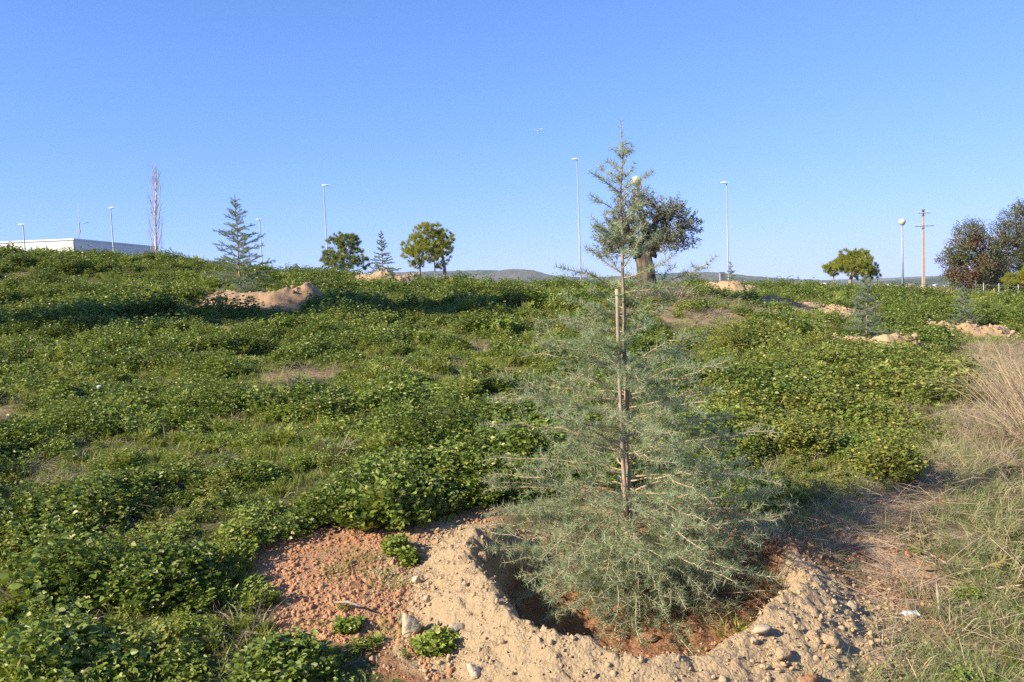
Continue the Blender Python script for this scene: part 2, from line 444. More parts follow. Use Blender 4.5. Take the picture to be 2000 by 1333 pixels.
c = t.mix(dm, c, t.mix(t.ramp(n3, .35, .65), (.46, .33, .21), (.36, .235, .14)))
c = t.mix(t.attr('red'), c, t.mix(t.ramp(n2, .35, .7), (.36, .19, .10), (.43, .255, .15)))
far = t.attr('far')
fc = t.mix(t.ramp(t.noise(.012, 5, p), .4, .6), (.07, .09, .045), (.20, .16, .10))
c = t.mix(far, c, fc)
h = t.math('ADD', n2, t.math('MULTIPLY', n3, .6))
M['ground'] = t.finish(t.bsdf(c, .95, .1, t.bump(h, .8, .02)))
gme = np_mesh('ground', V, Fg, M['ground'], None, True)
for nm, val in (('bare', sstep(.57, .62, fbm(V[:, 0] * .75, V[:, 1] * .75, 3, 88)) * sstep(5.5, 6.5, V[:, 1])), ('red', red), ('dry', dry), ('far', sstep(70, 160, np.hypot(V[:, 0], V[:, 1])))):
    a = gme.attributes.new(nm, 'FLOAT', 'POINT'); a.data.foreach_set('value', np.asarray(val, np.float32))
ground = link(bpy.data.objects.new('ground', gme)); tag(ground, 'sloping meadow ground of red and brown soil', 'ground', kind='structure')

# ------------------------------------------------------------------ far hills
def hills(name, prof, Y, depth, base, label, mat, rough_h, seed):
    us = np.linspace(prof[0][0], prof[-1][0], 420)
    vsn = np.interp(us, [q[0] for q in prof], [q[1] for q in prof])
    top = np.array([at(a, b, Y) for a, b in zip(us, vsn)])
    rows = np.linspace(-1, 1, 40); VV = []
    for r in rows:
        Yr = Y + r * depth; k = (1 - abs(r) ** 1.3)
        x = top[:, 0] * (Yr / Y)
        nz = (fbm(x / 160 + seed, np.full_like(x, Yr / 160), 4, seed) - .5) * rough_h
        z = base + (top[:, 2] - base) * (k ** .8) + nz * (1 - k * .9) * (1 if abs(r) < .98 else 0)
        z = z + (fbm(x / 14, np.full_like(x, Yr / 14), 2, seed + 3) - .5) * rough_h * .12
        VV.append(np.stack([x, np.full_like(x, Yr), z], -1))
    VV = np.array(VV); m, n = VV.shape[:2]; ii = np.arange(m * n).reshape(m, n)
    Fc = np.stack([ii[:-1, :-1], ii[:-1, 1:], ii[1:, 1:], ii[1:, :-1]], -1).reshape(-1, 4)
    o = np_obj(name, VV.reshape(-1, 3), Fc, mat, None, None, True)
    return tag(o, label, 'hills', kind='structure')
t = NT('wooded_hillside'); p = t.pos()
c = t.mix(t.ramp(t.noise(.006, 6, p, .65), .42, .58), (.055, .075, .040), (.16, .13, .085))
c = t.mix(t.ramp(t.noise(.05, 4, p, .7), .5, .7), c, (.035, .055, .030))
M['hill'] = t.finish(t.bsdf(c, 1, .05))
hills('hills', [(200,600),(500,560),(700,536),(780,532),(850,530),(920,528),(970,529),(1010,527),(1040,528),(1056,532),(1075,537),(1110,541),(1180,541),(1260,537),(1330,532),(1390,532),(1440,537),(1500,543),(1580,548),(1660,560),(1720,575)],
      2300, 500, -24, 'long low wooded hill on the horizon behind the meadow', M['hill'], 40, 3)
hills('hills', [(1560,590),(1620,566),(1680,552),(1730,549),(1770,547),(1800,545),(1830,541),(1880,538),(1950,540),(2050,538),(2200,545),(2400,560)],
      1500, 300, -26, 'nearer brownish hillside rising behind the far village', M['hill'], 30, 8)

# ------------------------------------------------------------------ earth basins
HEAPS = []
def basin(name, label, cx, cy, rc, win, wout, hfun, mat, res=(220, 90), amp=.05, floor=-.06, group=None, rmax=None, freq=6, rcf=None, seed=1, fine=False, woutf=None):
    nt, nr = res
    th = np.linspace(0, 2 * math.pi, nt, endpoint=False); ro = rmax or (rc + wout * 1.25)
    rr = np.linspace(0.02, 1, nr) ** .8
    T, Rr = np.meshgrid(th, rr, indexing='ij')
    rcr = rc * (rcf(T) if rcf is not None else 1.0)
    rad = Rr * (ro + (rcr - rc))
    wob = (fbm(np.cos(T) * 2.2 + seed, np.sin(T) * 2.2 - seed, 3, seed) - .5) * .22 * rc
    H = hfun(T)
    inn = sstep(0, 1, np.clip((rad - (rcr - win + wob)) / win, 0, 1))
    out = 1 - sstep(0, 1, np.clip((rad - rcr - wob) / (wout * (woutf(T) if woutf is not None else 1)), 0, 1)) ** .8
    h = np.where(rad < rcr + wob, floor + (H - floor) * inn, H * out)
    X = cx + rad * np.cos(T); Y = cy + rad * np.sin(T)
    k = sstep(0, .35, h / (np.max(H) + 1e-6))
    h = h + (fbm(X * freq, Y * freq, 4, seed + 20) - .5) * amp * (0.35 + k) + (fbm(X * freq * .3, Y * freq * .3, 2, seed + 25) - .5) * amp * 1.6 * k
    if not fine: h = h + ((fbm(X * 5, Y * 5, 3, seed + 70) - .5) * .13 + np.maximum(fbm(X * 3.2, Y * 3.2, 2, seed + 80) - .5, 0) * .20 - .01) * k
    if fine: h = h + (fbm(X * 32, Y * 32, 3, seed + 50) - .5) * .024 * (.4 + k) + (1 - k) * (fbm(X * 11, Y * 11, 3, seed + 90) - .5) * .07 * (rad < rcr) + np.maximum(fbm(X * 17, Y * 17, 2, seed + 60) - .58, 0) * .05
    edge = sstep(.86, 1, Rr); h = h * (1 - edge) - .05 * edge
    Z = gz(X, Y) + h
    VV = np.stack([X, Y, Z], -1).reshape(-1, 3)
    ii = np.arange(nt * nr).reshape(nt, nr)
    Fc = np.stack([ii[:, :-1], ii[:, 1:], np.roll(ii, -1, 0)[:, 1:], np.roll(ii, -1, 0)[:, :-1]], -1).reshape(-1, 4)
    z0 = g1(cx, cy)
    o = np_obj(name, VV, Fc, mat, None, None, True, (cx, cy, z0))
    tag(o, label, 'mound', group)
    HEAPS.append((o, VV, (h / (np.max(H) + 1e-6)).reshape(-1), fine, mat))
    def height(x, y):
        d = (VV[:, 0] - x) ** 2 + (VV[:, 1] - y) ** 2; return VV[np.argmin(d), 2]
    return o, height, VV
def bell(a, w): return lambda T: np.exp(-((np.angle(np.exp(1j * (T - a)))) / w) ** 2)

# main basin: pale sand in front, red clay at the back
TREE = at(1230, 1160, D0)
tb = (TREE[0], TREE[1])
t = NT('basin_earth'); p = t.pos()
n1 = t.noise(1.6, 5, p); n2 = t.noise(16, 6, p, .7); n3 = t.noise(90, 4, p, .75)
sandc = t.mix(t.ramp(n2, .4, .7), (.43, .31, .185), (.395, .28, .165))
redc = t.mix(t.ramp(n2, .35, .65), (.34, .175, .095), (.22, .11, .06))
fac = t.attr('redness')
f2 = t.ramp(t.math('ADD', fac, t.math('MULTIPLY', t.math('SUBTRACT', n1, .5), .9)), .40, .62)
c = t.mix(f2, sandc, redc)
vo = t.n.new('ShaderNodeTexVoronoi'); vo.inputs['Scale'].default_value = 75; t.l.new(p, vo.inputs['Vector'])
h = t.math('ADD', t.math('MULTIPLY', n3, .9), t.math('MULTIPLY', vo.outputs['Distance'], -.6)); h = t.math('ADD', h, n2)
M['basin'] = t.finish(t.bsdf(c, .95, .1, t.bump(h, 1.0, .012)))
def hmain(T):
    a = .130 + .035 * bell(R_(-165), .5)(T) + .03 * bell(R_(-42), .4)(T) + .045 * bell(R_(-95), .6)(T) - .15 * bell(R_(75), .75)(T) - .15 * bell(R_(128), .38)(T)
    return a + .03 * (fbm(np.cos(T) * 3, np.sin(T) * 3, 3, 77) - .5)
main_basin, mz, mV = basin('earth_basin', 'ring of pale sandy earth piled round the tall foreground cedar', tb[0], tb[1], .86, .24, .40, hmain, M['basin'], (600, 260), .034, -.15, None, 1.62, 9,
    lambda T: 1 + .20 * bell(R_(-95), .75)(T) + .02 * bell(R_(-40), .5)(T) - .13 * bell(R_(5), .5)(T), 3, True, lambda T: .85 + .75 * bell(R_(-60), .7)(T))
a = main_basin.data.attributes.new('redness', 'FLOAT', 'POINT')
dx = mV[:, 0] - tb[0]; dy = mV[:, 1] - tb[1]; rad = np.hypot(dx, dy); th = np.arctan2(dy, dx)
rd = np.clip(2.6 - 2.6 * rad / (.80 * (1 + .20 * bell(R_(-95), .75)(th))), 0, 1) * .95 + .8 * bell(R_(60), .9)(th) + np.clip((rad - 1.16 - .25 * bell(R_(-65), .7)(th)) * 2.6, 0, 1) + .35 * bell(R_(-5), .35)(th)
a.data.foreach_set('value', np.clip(rd, 0, 1).astype(np.float32))

def gmound(u, v, Y): p = gpt(u, v, Y); return p
# the others: (cedar column u, v, depth, ring radius, height function)
def front(h, side=0.0, back=.3): return lambda T: h * (back + (1 - back) * (0.5 - 0.5 * np.sin(T - side))) * (0.75 + .5 * fbm(np.cos(T) * 3 + h * 9, np.sin(T) * 3, 3, 31))
p2 = gpt(470, 575, 21.5)
basin('earth_mound', 'large tan heap of dug earth below the cedar left on the slope', p2[0] + .65, p2[1] + .1, 1.2, .55, .7,
      lambda T: .15 + .20 * bell(R_(-100), .9)(T) + .32 * bell(R_(-28), .55)(T) + .06 * bell(R_(-160), .5)(T), M['brown_earth'], (260, 70), .12, -.05, None, 2.6, 2.2,
      lambda T: 1 + .10 * bell(R_(-30), .5)(T), 5)
p3 = gpt(745, 545, 35)
basin('earth_mound', 'tan earth heap on the crest between the dark pine and the trimmed pine', p3[0] + .2, p3[1] - .2, 1.1, .5, .7, front(.50, .3), M['far_earth'], (160, 50), .16, -.05, None, 2.3, 2.4, None, 6)
p4 = gpt(1425, 575, 40)
basin('earth_mound', 'smooth orange tan earth heap on the crest right of the olive tree', p4[0] - .1, p4[1] - .3, 1.05, .5, .7, front(.52, -.3), M['far_earth'], (160, 50), .14, -.05, None, 2.3, 2.2, None, 9)
p5 = gpt(1695, 690, 17.2)
basin('earth_mound', 'bright crumbly earth heap below the right hand cedar in the field', p5[0] - .02, p5[1] - .15, .92, .4, .55, front(.46, -.25), M['far_earth'], (200, 60), .13, -.05, None, 1.75, 3, None, 11)
p6 = gpt(1880, 650, 25)
basin('earth_mound', 'long pale earth heap beside the tall dry grass', p6[0] - .05, p6[1] - .2, 1.0, .4, .6, front(.33, .1), M['far_earth'], (160, 50), .11, -.05, None, 1.9, 2.4, None, 13)
p7 = gpt(1787, 590, 42)
basin('earth_mound', 'small low earth heap in front of the power pole', p7[0], p7[1], .75, .4, .5, front(.24), M['far_earth'], (110, 40), .1, -.05, None, 1.5, 2.4, None, 15)
p7b = gpt(1928, 592, 40)
basin('earth_mound', 'tiny round earth heap near the fence under the oaks', p7b[0], p7b[1], .3, .3, .4, lambda T: .3 + 0 * T, M['far_earth'], (60, 30), .1, .2, None, .9, 2.4, None, 16)

# bare earth strips left of the right-hand cedars (worked earth line)
STRIP = [(1455,585),(1520,592),(1580,600),(1640,608),(1690,614),(1740,622)]
for i, (u, v) in enumerate([(1512,596),(1565,601),(1645,611)]):
    p = hit(u, v)
    basin('earth_mound', ['thin strip of bare earth just right of the crest heap', 'middle bare earth strip crossing the field', 'long bare earth strip left of the right hand cedar top'][i],
          p[0], p[1], .25, .2, [.8, .7, 1.3][i], lambda T: .16 + .04 * np.cos(3 * T), M['far_earth'], (70, 30), .1, .15, None, [1.0, .9, 1.5][i], 2.4, None, 20 + i)

# ------------------------------------------------------------------ clods (loose crumbs of soil) and stones
def lump(seed, sub=2, rough=.28, flat=.75):
    import bmesh
    bm = bmesh.new(); bmesh.ops.create_icosphere(bm, subdivisions=sub, radius=1.0)
    r = np.random.default_rng(seed); cuts = [(norm(r.normal(size=3)), .34 + .38 * r.random()) for _ in range(12)]
    off = r.random() * 50
    for vtx in bm.verts:
        c = np.array(vtx.co); d = c / np.linalg.norm(c); s = 1.0
        for nn, dd in cuts:
            q = float(np.dot(d, nn))
            if q * s > dd: s = min(s, dd / q * .92 + s * .08)
        s *= 1 + (float(fbm(np.array(d[0] * 2.6 + off), np.array(d[1] * 2.6 + d[2] * 2.1), 3, seed)) - .5) * rough * 2
        vtx.co = Vector(d * s * np.array([1, .85, flat]))
    vs_ = np.array([list(x.co) for x in bm.verts]); fs = np.array([[x.index for x in f.verts] for f in bm.faces]); bm.free()
    return vs_, fs

def scatter(name, pts, rot, scl, idx, meshes, parent=None, label=None, cat=None):
    """one object of countless bits: geometry nodes place the bits on points"""
    c = bpy.data.collections.new(name + '_kinds')
    for i, me in enumerate(meshes):
        c.objects.link(bpy.data.objects.new('%s_kind_%02d' % (name, i), me))
    me = bpy.data.meshes.new(name); me.vertices.add(len(pts))
    me.vertices.foreach_set('co', np.asarray(pts, np.float32).ravel())
    a = me.attributes.new('rot', 'FLOAT_VECTOR', 'POINT'); a.data.foreach_set('vector', np.asarray(rot, np.float32).ravel())
    sc3 = np.asarray(scl, np.float32)
    if sc3.ndim == 1: sc3 = np.repeat(sc3[:, None], 3, 1)
    a = me.attributes.new('scl', 'FLOAT_VECTOR', 'POINT'); a.data.foreach_set('vector', sc3.ravel())
    a = me.attributes.new('idx', 'INT', 'POINT'); a.data.foreach_set('value', np.asarray(idx, np.int32))
    o = bpy.data.objects.new(name, me); link(o, parent)
    ng = bpy.data.node_groups.new(name + '_scatter', 'GeometryNodeTree')
    ng.interface.new_socket(name='Geometry', in_out='INPUT', socket_type='NodeSocketGeometry')
    ng.interface.new_socket(name='Geometry', in_out='OUTPUT', socket_type='NodeSocketGeometry')
    N = ng.nodes; L = ng.links
    gi = N.new('NodeGroupInput'); go = N.new('NodeGroupOutput'); ci = N.new('GeometryNodeCollectionInfo')
    ci.inputs['Collection'].default_value = c; ci.inputs['Separate Children'].default_value = True; ci.inputs['Reset Children'].default_value = True
    ip = N.new('GeometryNodeInstanceOnPoints'); ip.inputs['Pick Instance'].default_value = True
    def na(nm, ty):
        q = N.new('GeometryNodeInputNamedAttribute'); q.data_type = ty; q.inputs['Name'].default_value = nm; return q.outputs[0]
    er = N.new('FunctionNodeEulerToRotation'); L.new(na('rot', 'FLOAT_VECTOR'), er.inputs[0])
    L.new(gi.outputs[0], ip.inputs['Points']); L.new(ci.outputs[0], ip.inputs['Instance'])
    L.new(na('idx', 'INT'), ip.inputs['Instance Index']); L.new(er.outputs[0], ip.inputs['Rotation']); L.new(na('scl', 'FLOAT_VECTOR'), ip.inputs['Scale'])
    L.new(ip.outputs[0], go.inputs[0])
    md = o.modifiers.new('scatter', 'NODES'); md.node_group = ng
    return tag(o, label, cat, kind='stuff')

def clod_meshes(mat, n=6, sub=2):
    out = []
    for i in range(n):
        v, f = lump(100 + i, sub, .40, .78); out.append(np_mesh('clod', v, f, mat, None, False))
    return out
def rrot(n, tilt=math.pi): return np.stack([rng.uniform(-tilt, tilt, n), rng.uniform(-tilt, tilt, n), rng.uniform(0, 2 * math.pi, n)], -1)
# on the basin
n = 14000
pick = rng.choice(len(mV), n, p=(lambda w: w / w.sum())(np.clip(rad, .35, 1.8) * (0.8 + .55 * (rad > .7) + 1.0 * (rad > 1.0)) * (rad < 1.6) * (dy < .75)))
sz = np.clip(rng.lognormal(math.log(.0042), .74, n), .002, .023)
P = mV[pick] + np.c_[rng.normal(0, .012, (n, 2)), sz * .15]
redq = rd[pick] + rng.normal(0, .15, n) > .55
sc = lambda m_, nm, par: scatter(nm, P[m_] - np.array(par.location), rrot(m_.sum()), sz[m_][:, None] * rng.uniform(.8, 1.2, (m_.sum(), 3)), rng.integers(0, 6, m_.sum()), clod_meshes(M['sand_clod'] if nm == 'sand_clods' else M['red_clod']), par)
sc(~redq, 'sand_clods', main_basin); sc(redq, 'red_clods', main_basin)
# on the red patch and the dirt strip
def on_poly(poly, n, jitter=0):
    us = [q[0] for q in poly]; vs2 = [q[1] for q in poly]
    out = []
    lo = hit(min(us), max(min(vs2), 950)); 
    while len(out) < n:
        u = rng.uniform(min(us), max(us), 400); v = rng.uniform(min(vs2), max(vs2), 400)
        k = inpoly(u, v, poly)
        out += list(zip(u[k], v[k]))
    out = np.array(out[:n])
    d = np.c_[(out[:, 0] - 1000) / F, -(out[:, 1] - 666.5) / F, -np.ones(n)] @ RMn.T
    d = d / d[:, 1:2]
    Y = np.full(n, 4.0)
    for _ in range(25):
        z = gz(CAM[0] + d[:, 0] * Y, Y); Y = .5 * Y + .5 * np.clip((z - CAM[2]) / np.where(d[:, 2] > -1e-3, -1e-3, d[:, 2]), 2.5, 60)
    P = CAM + d * Y[:, None]; P[:, 2] = gz(P[:, 0], P[:, 1]); return P
n = 17000
P = on_poly(RED, n); sz = np.clip(rng.lognormal(math.log(.0052), .74, n), .002, .028); P[:, 2] += sz * .05 - .002
scatter('red_soil_clods', P, rrot(n), sz[:, None] * rng.uniform(.8, 1.2, (n, 3)), rng.integers(0, 6, n), clod_meshes(M['red_clod']), None, 'crumbly red clods of bare soil left of the basin', 'soil')
n = 1300
P = on_poly(DIRT, n); sz = np.clip(rng.lognormal(math.log(.006), .65, n), .003, .032); P[:, 2] += sz * .2
scatter('dirt_clods', P, rrot(n), sz[:, None] * rng.uniform(.8, 1.2, (n, 3)), rng.integers(0, 6, n), clod_meshes(M['red_clod']), None, 'loose clods of dry soil right of the basin', 'soil')
# crumbs on and around the far heaps
for o_, VV_, hk_, fine_, mt_ in HEAPS:
    if fine_: continue
    w_ = np.where(hk_ > .04, .25 + hk_, .05); k_ = 260
    pk = rng.choice(len(VV_), k_, p=w_ / w_.sum()); sz_ = np.clip(rng.lognormal(math.log(.035), .55, k_), .015, .13)
    Pk = VV_[pk] + np.c_[rng.normal(0, .08, (k_, 2)), np.zeros(k_)]
    scatter('heap_clods', Pk - np.array(o_.location), rrot(k_), sz_[:, None] * rng.uniform(.8, 1.2, (k_, 3)), rng.integers(0, 6, k_), clod_meshes(mt_), o_)
# named stones
STONES = [  # u, v, width px, height px, label, mat
 (803,1208,50,62,'big pale stone standing at the foot of the sandy ring','stone'),
 (880,1212,44,30,'flat pale stone half buried beside the big pale stone','stone'),
 (918,1295,36,46,'upright tan stone on red soil below the flat pale stone','stone'),
 (808,1118,24,24,'small round stone at the corner of the red soil patch','stone'),
 (826,1160,20,20,'small tan stone above the big pale stone','stone'),
 (632,1102,24,20,'round red lump of clay in the red soil patch','red'),
 (1258,1232,46,30,'reddish clay lump lying inside the basin','red'),
 (1492,1217,44,26,'smooth pale stone on the right inner rim of the basin','stone'),
 (1475,1240,30,20,'small flat stone just below the smooth rim stone','stone'),
 (1535,1268,54,44,'large sandy clod on the right front of the ring','sand'),
 (1625,1236,48,32,'angular sandy stone on the right outer foot of the ring','sand'),
 (1660,1165,26,22,'reddish stone beyond the right foot of the ring','stone'),
 (1780,1192,34,24,'pale stone beside the shiny litter on the right','stone'),
 (58,750,34,22,'pale rock among weeds near the left edge','stone'),
 (1580,1316,50,36,'orange clay lump at the bottom edge of the ring','red'),
 (955,1078,34,26,'sandy lump on the left crest of the ring','sand'),
]
def on_basin(u, v):
    pu, pv = project(mV); q = (pu - u) ** 2 + (pv - v) ** 2 + 0
    dcam = mV[:, 1]
    near_ = q < 15 ** 2
    if not near_.any(): return None
    k = np.where(near_)[0]; return mV[k[np.argmin(dcam[k] + q[k] * 1e-4)]].copy()
for i, (u, v, w, hh, lab, mt) in enumerate(STONES):
    p = on_basin(u, v + hh * .3)
    g = hit(u, v + hh * .3)
    if p is None or np.hypot(p[0] - tb[0], p[1] - tb[1]) > 1.7: p = g
    s = w / F * p[1] / 2; hz = hh / F * p[1] / 2
    v_, f_ = lump(300 + i * 7, 3, .30, 1.0)
    o = np_obj('stone' if mt == 'stone' else 'earth_clod', v_ * np.array([s, s * .8, hz * 1.05]) * 1.08, f_, M[mt], None, None, False)
    o.location = (p[0], p[1], p[2] + hz * .45); o.rotation_euler = (rng.uniform(-.15, .15), rng.uniform(-.15, .15), rng.uniform(0, .6))
    tag(o, lab, 'stone' if mt == 'stone' else 'clod')

# ------------------------------------------------------------------ cedars
def bez(S, C, E, n):
    t = np.linspace(0, 1, n)[:, None]; return S * (1 - t) ** 2 + 2 * C * t * (1 - t) + E * t * t
class Needles:
    def __init__(s): s.P = []; s.D = []; s.L = []
    def along(s, pts, spacing, per, ln, f0=0.0, sub=1.0):
        seg = np.linalg.norm(np.diff(pts, axis=0), axis=1); tot = seg.sum(); cum = np.r_[0, np.cumsum(seg)]
        m = max(2, int(tot * (1 - f0) / spacing)); d = np.linspace(tot * f0, tot, m) + rng.normal(0, spacing * .2, m); d = np.clip(d, 0, tot)
        Pq = np.stack([np.interp(d, cum, pts[:, k]) for k in range(3)], -1)
        T = norm(np.stack([np.interp(np.clip(d + .01, 0, tot), cum, pts[:, k]) - np.interp(np.clip(d - .01, 0, tot), cum, pts[:, k]) for k in range(3)], -1))
        A = norm(np.cross(T, np.array([.3, .2, 1.]))); B = np.cross(T, A)
        ph = rng.uniform(0, 2 * math.pi, m)
        for k in range(per):
            a = ph + 2 * math.pi * k / per + rng.normal(0, .35, m); fw = rng.uniform(.15, .95, m)[:, None]
            D = A * np.cos(a)[:, None] + B * np.sin(a)[:, None] + T * fw + np.array([0, 0, .25])
            s.P.append(Pq); s.D.append(D); s.L.append(ln * rng.uniform(.7, 1.15, m))
    def arrays(s): return np.concatenate(s.P), norm(np.concatenate(s.D)), np.concatenate(s.L)
def one_branch(S, E, arch, nd, mb, r0, spec, level=0, skip=0.0, up=None):
    L = np.linalg.norm(E - S)
    C = (S + E) / 2 + np.array([0, 0, arch * L]) + rng.normal(0, .06 * L, 3)
    n = max(4, min(12, int(L / .06) + 3)); pts = bez(S, C, E, n)
    pts[1:-1] += rng.normal(0, .011 * L, (n - 2, 3))
    mb.tube(pts, np.linspace(r0, r0 * .28 + spec['rmin'] * .5, n), 5 if level == 0 else 4, False)
    nd.along(pts, spec['gap'], spec['per'], spec['len'], (spec.get('bare', .10) if L > .32 else .08) if level == 0 else 0.03)
    if level >= spec['levels']: return
    fr = spec['first'] if level == 0 else .25
    pos = np.arange(fr, .95, spec['step'] / max(L, .05)); side = 1 if rng.random() < .5 else -1
    for f in pos:
        f = f + rng.normal(0, .015); side = -side
        if rng.random() < .12: continue
        i = min(n - 2, max(0, int(f * (n - 1)))); q = f * (n - 1) - i; P0 = pts[i] * (1 - q) + pts[i + 1] * q
        T = norm(pts[i + 1] - pts[i]); Sd = norm(np.cross(T, np.array([0, 0, 1.])))
        ln = L * (1 - f) * spec['ratio'] * rng.uniform(.6, 1.15) + .035
        ln = min(ln, spec['maxtw'])
        D = norm(T * rng.uniform(.55, 1.1) + Sd * side * rng.uniform(.5, 1.1) + np.array([0, 0, rng.normal(.10, .36)]))
        one_branch(P0, P0 + D * ln + np.array([0, 0, -.05 * ln]), rng.uniform(-.02, .08), nd, mb, max(r0 * .4, spec['rmin']), spec, level + 1)
def cedar(name, label, base, tip, branches, spec, group=None, trunk_r=.022, leader=.3, seed=0, needle_mat=None):
    root = empty(name, base, label, 'tree', group)
    mb = MB(); n = 14; H = np.linalg.norm(tip - base)
    tr = np.array([base + (tip - base) * k + (rng.normal(0, .006 * H * .4, 3) * [1, 1, 0] if 0 < k < .95 else 0) for k in np.linspace(0, 1, n)])
    tr[0][2] -= .08
    mb.tube(tr, trunk_r * (1 - np.linspace(0, 1, n)) ** .8 + spec['rmin'] * 1.6, 9, True, .12, seed)
    mb.build('trunk', M['bark'], root)
    nd = Needles(); mbl = MB(); k0 = int((n - 1) * (1 - leader))
    nd.along(tr[k0:], spec['gap'] * 1.2, spec['per'], spec['len'] * .8)
    def on_trunk(f): 
        i = min(n - 2, int(f * (n - 1))); q = f * (n - 1) - i; return tr[i] * (1 - q) + tr[i + 1] * q
    items = []
    for br in branches:
        if len(br) == 5: f, az, ln, el, arch = br; S = on_trunk(f); E = S + ln * np.array([math.cos(az) * math.cos(el), math.sin(az) * math.cos(el), math.sin(el)])
        else: f, E, arch = br; S = on_trunk(f)
        items.append((S, np.asarray(E, float), arch))
    for S, E, arch in items:
        m = MB(); q = Needles(); L = np.linalg.norm(E - S)
        one_branch(S, E, arch, q, m, max(spec['rmin'], min(.010, .0045 + .004 * L) * spec.get('rk', 1)), dict(spec, bare=spec.get('bare', .1) if S[2] < base[2] + .36 * H else .06, gap=spec['gap'] * (.78 if 'bare' in spec and S[2] > base[2] + .5 * H else 1)), up=None)
        b = m.build('branch', M['twig'], root)
        P, D, Ln = q.arrays(); Vn, Fn = spikes(P, D, Ln, np.full(len(P), spec['w']))
        o = np_obj('needles', Vn - np.array(base), Fn, needle_mat or M['needle'], None, rep(rng.random(len(P)), 3))
        o.parent = b; tag(o, kind='stuff')
    P, D, Ln = nd.arrays(); Vn, Fn = spikes(P, D, Ln, np.full(len(P), spec['w']))
    o = np_obj('leader_needles', Vn - np.array(base), Fn, needle_mat or M['needle'], None, rep(rng.random(len(P)), 3)); o.parent = root; tag(o, kind='stuff')
    return root
# --- the big one
BASE = np.array([tb[0], tb[1], g1(*tb) - .14]); TIP = at(1212, 238, D0)
HH = TIP[2] - BASE[2]
def vfrac(v):                                   # trunk fraction for a photo row
    return float(np.clip((v - 1160) / (238 - 1160), .02, .98))
EXP = [(303,1233,287),(310,1191,288),(328,1185,314),(348,1239,321),(348,1169,328),(372,1151,336),(372,1271,339),(410,1153,381),(414,1276,374),
 (466,1155,424),(476,1159,445),(466,1262,436),(490,1247,470),(526,1145,483),(552,1397,502),(552,1097,524),(610,1314,581),(600,1124,631),(645,1053,626),
 (702,1043,670),(715,1018,698),(705,1356,655),(770,1290,690),(809,971,732),(820,955,779),(812,1417,765),(864,936,831),(864,1417,845),(840,1356,817),(640,1270,640),
 (910,944,900),(952,1532,946),(985,1555,985),(1010,1516,1018),(1075,950,1068),(1040,955,1029),(1000,966,993),(1040,1494,1045),(1060,1480,1078),
 (1090,1417,1150),(1085,1010,1128),(1090,1030,1160),(1100,1175,1195),(1100,1318,1195),(960,952,930),(1030,1440,990),(930,1460,905),(890,1440,868),(760,1010,760),(770,1360,745)]
BR = []
for v0, u1, v1 in EXP:
    span = abs(u1 - 1215) / F * D0
    BR.append((vfrac(v0), at(u1, v1, D0 + rng.uniform(-.35, .3) * span), rng.uniform(.02, .10) if v0 > 560 else rng.uniform(-.10, -.03)))
for v0, u1, v1 in ((1040,950,1010),(1060,958,1040),(1075,965,1075),(1085,980,1100),(1000,945,960),(980,940,940),(1050,1500,1020),(1030,1545,1000),(1060,1520,1050),(1080,1475,1090),(990,1530,960),(960,1500,925)):
    BR.append((vfrac(v0), at(u1, v1, D0 + rng.uniform(-.25, .25)), rng.uniform(.03, .10)))
for u1, v1 in ((1030,1140),(1075,1175),(1120,1190),(1160,1205),(1205,1200),(1250,1205),(1300,1200),(1340,1190),(1390,1170),(1440,1140),(1100,1130),(1280,1150),(1370,1110),(1060,1090),(1180,1140)):
    BR.append((rng.uniform(.05, .20), at(u1, v1, D0 - rng.uniform(.42, .62)), rng.uniform(.06, .14)))
def rprof(f): return np.interp(f, [0, .1, .25, .35, .45, .55, .65, .75, .85, 1], [.72, .80, .78, .72, .62, .48, .40, .24, .15, .03])
for k in range(70):
    f = .02 + .50 * (k / 70) ** 1.5 + rng.normal(0, .01); f = max(.04, f)
    side = 1 if k % 2 else -1
    az = side * math.pi / 2 + rng.uniform(-1.35, 1.35)
    BR.append((f, az, rprof(f) * rng.uniform(.72, 1.02), R_(np.interp(f, [0, .2, .5, .8], [-12, 3, 12, 25]) + rng.normal(0, 8)), rng.uniform(.02, .10)))
for k in range(20):
    f = .36 + .32 * k / 20
    BR.append((f, rng.uniform(0, 6.28), rprof(f) * rng.uniform(.45, .85), R_(rng.uniform(0, 28)), .03))
for k in range(15):
    f = .68 + .29 * k / 15
    BR.append((f, rng.uniform(0, 6.28), rprof(f) * rng.uniform(.5, .95), R_(rng.uniform(18, 45)), -.05))
SPEC = dict(bare=.24, gap=.021, per=11, len=.037, w=.0025, levels=2, first=.14, step=.085, ratio=.50, maxtw=.36, rmin=.0013, rk=.66)
cedar('cedar_tree', 'tall young blue green cedar planted in the sandy ring, in front', BASE, TIP, BR, SPEC, None, .0155, .45, 3)

